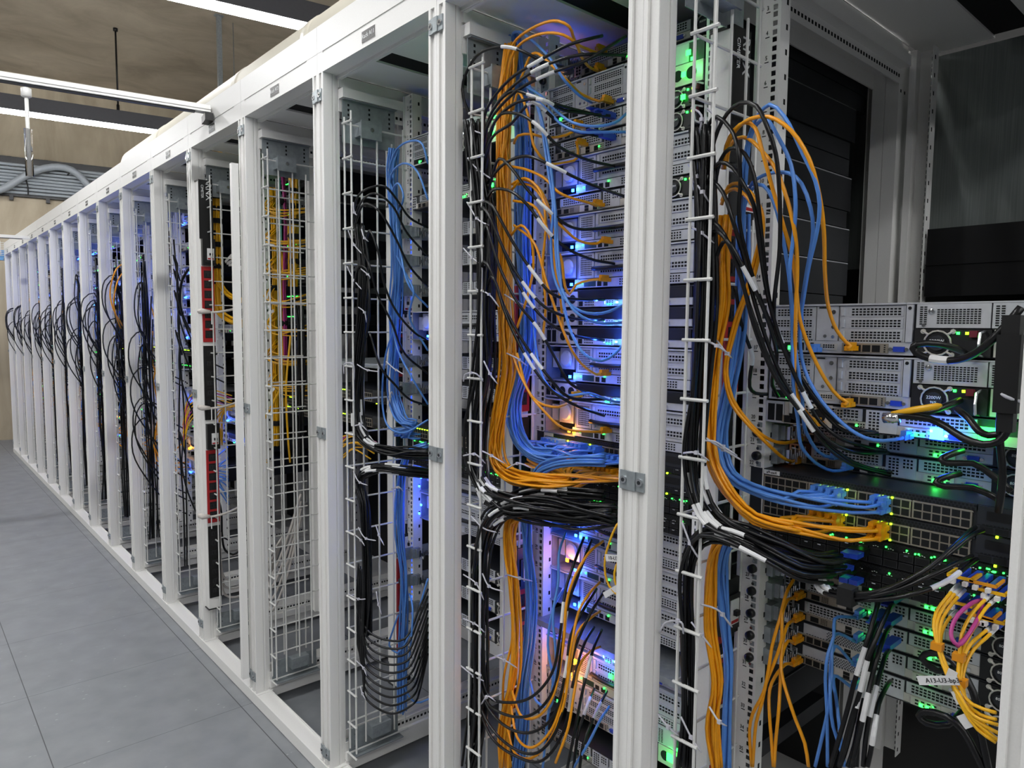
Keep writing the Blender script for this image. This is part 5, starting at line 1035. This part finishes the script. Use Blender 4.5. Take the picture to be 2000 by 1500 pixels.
# ---- cable ties on the trays
TIES = ["905,235,.045 925,255,.05 945,262,.06","910,305,.045 930,328,.05 960,350,.06","912,395,.045 935,430,.045 955,440,.05","905,485,.045 930,510,.045 950,520,.06","930,565,.04 955,575,.05 975,600,.06","905,745,.03 908,732,.03 930,730,.03 944,745,.05","945,705,.04 960,735,.045 972,750,.05","940,880,.05 960,890,.05 985,905,.06","905,890,.03 930,888,.03 948,905,.05","920,1008,.04 945,1032,.04 970,1040,.05","905,1122,.04 930,1140,.045 945,1172,.05","942,1120,.05 955,1145,.05 982,1155,.06","905,1208,.04 930,1220,.045 946,1235,.05","900,1300,.04 925,1320,.045 945,1330,.05","940,1375,.05 955,1360,.04 968,1370,.05","990,915,.10 1015,905,.10 1040,915,.12","990,690,.10 1010,700,.10 1030,715,.14","985,575,.10 1010,590,.10 1035,600,.15","990,1122,.10 1010,1128,.10 1040,1135,.15","968,1282,.08 990,1292,.08 1010,1305,.1",
 "1350,210,.05 1370,225,.05 1365,265,.06","1382,212,.06 1400,232,.06 1398,262,.07","1345,320,.05 1360,345,.05 1358,372,.06","1352,350,.05 1372,375,.05 1385,395,.06","1345,440,.05 1370,455,.05 1395,475,.06","1372,662,.05 1400,675,.05 1422,690,.07","1400,665,.08 1415,685,.08 1430,700,.1","1375,860,.05 1395,862,.06 1412,872,.08 1440,890,.1","1335,885,.03 1360,884,.03 1385,900,.05","1378,855,.06 1400,870,.08 1450,900,.13","1332,1020,.04 1352,1070,.04 1368,1095,.05","1368,1180,.06 1400,1190,.07 1430,1225,.1","1288,1235,.03 1300,1216,.03 1330,1215,.03 1335,1245,.05","1350,1215,.05 1370,1240,.05 1390,1265,.06","1330,1400,.04 1350,1440,.045 1370,1470,.05","1385,1380,.06 1405,1410,.06 1420,1418,.07","1285,1395,.03 1305,1420,.03 1330,1440,.05",
 "690,395,.05 692,415,.05 697,420,.05","680,450,.045 690,475,.05 706,495,.05","706,448,.05 712,465,.05 720,472,.06","678,520,.045 690,545,.05 706,565,.05","705,525,.05 722,540,.05 722,545,.06","700,600,.05 712,610,.055 716,630,.06","698,712,.045 715,722,.05 740,726,.06","672,730,.035 672,712,.035 690,712,.04 692,742,.05","754,706,.1 770,720,.11 790,732,.12","692,832,.045 705,830,.05 718,842,.06","690,920,.045 700,940,.045 718,948,.05","700,1030,.05 712,1050,.05 734,1056,.06","734,1025,.08 740,1045,.08 750,1065,.08","690,1042,.045 705,1055,.05 712,1066,.05","680,1160,.045 700,1170,.05 714,1170,.05","735,1155,.08 738,1175,.08 745,1200,.08","695,1290,.045 710,1305,.05 716,1320,.05","704,1340,.05 708,1355,.05 714,1366,.05","765,955,.12 780,952,.12 788,960,.14","755,805,.13 765,765,.13 768,772,.14"]
for j, s_ in enumerate(TIES):
    pts = smooth(path(s_), .008); rk = 'blue lit rack' if j < 20 else 'a9-ex4 rack' if j < 37 else 'rack A11'
    o = MB().tube(pts, [.0019]*(len(pts)-1)+[.0009], 5).build('cable_tie', TIE, None, True)
    tag(o, 'translucent nylon tie holding cords to the tray of the '+rk, 'cable tie', 'nylon ties of the '+rk)
    v = pts[len(pts)//2]; MB().box(v.x-.003,v.x+.003,v.y-.003,v.y+.003,v.z-.003,v.z+.003).build('tie_head', TIE, o)
w_ = bpy.data.worlds.new('world'); SC.world = w_; w_.use_nodes = True
w_.node_tree.nodes['Background'].inputs[0].default_value = (.6,.65,.7,1); w_.node_tree.nodes['Background'].inputs[1].default_value = .008
LAMP.node_tree.nodes['Principled BSDF'].inputs['Emission Strength'].default_value = 67
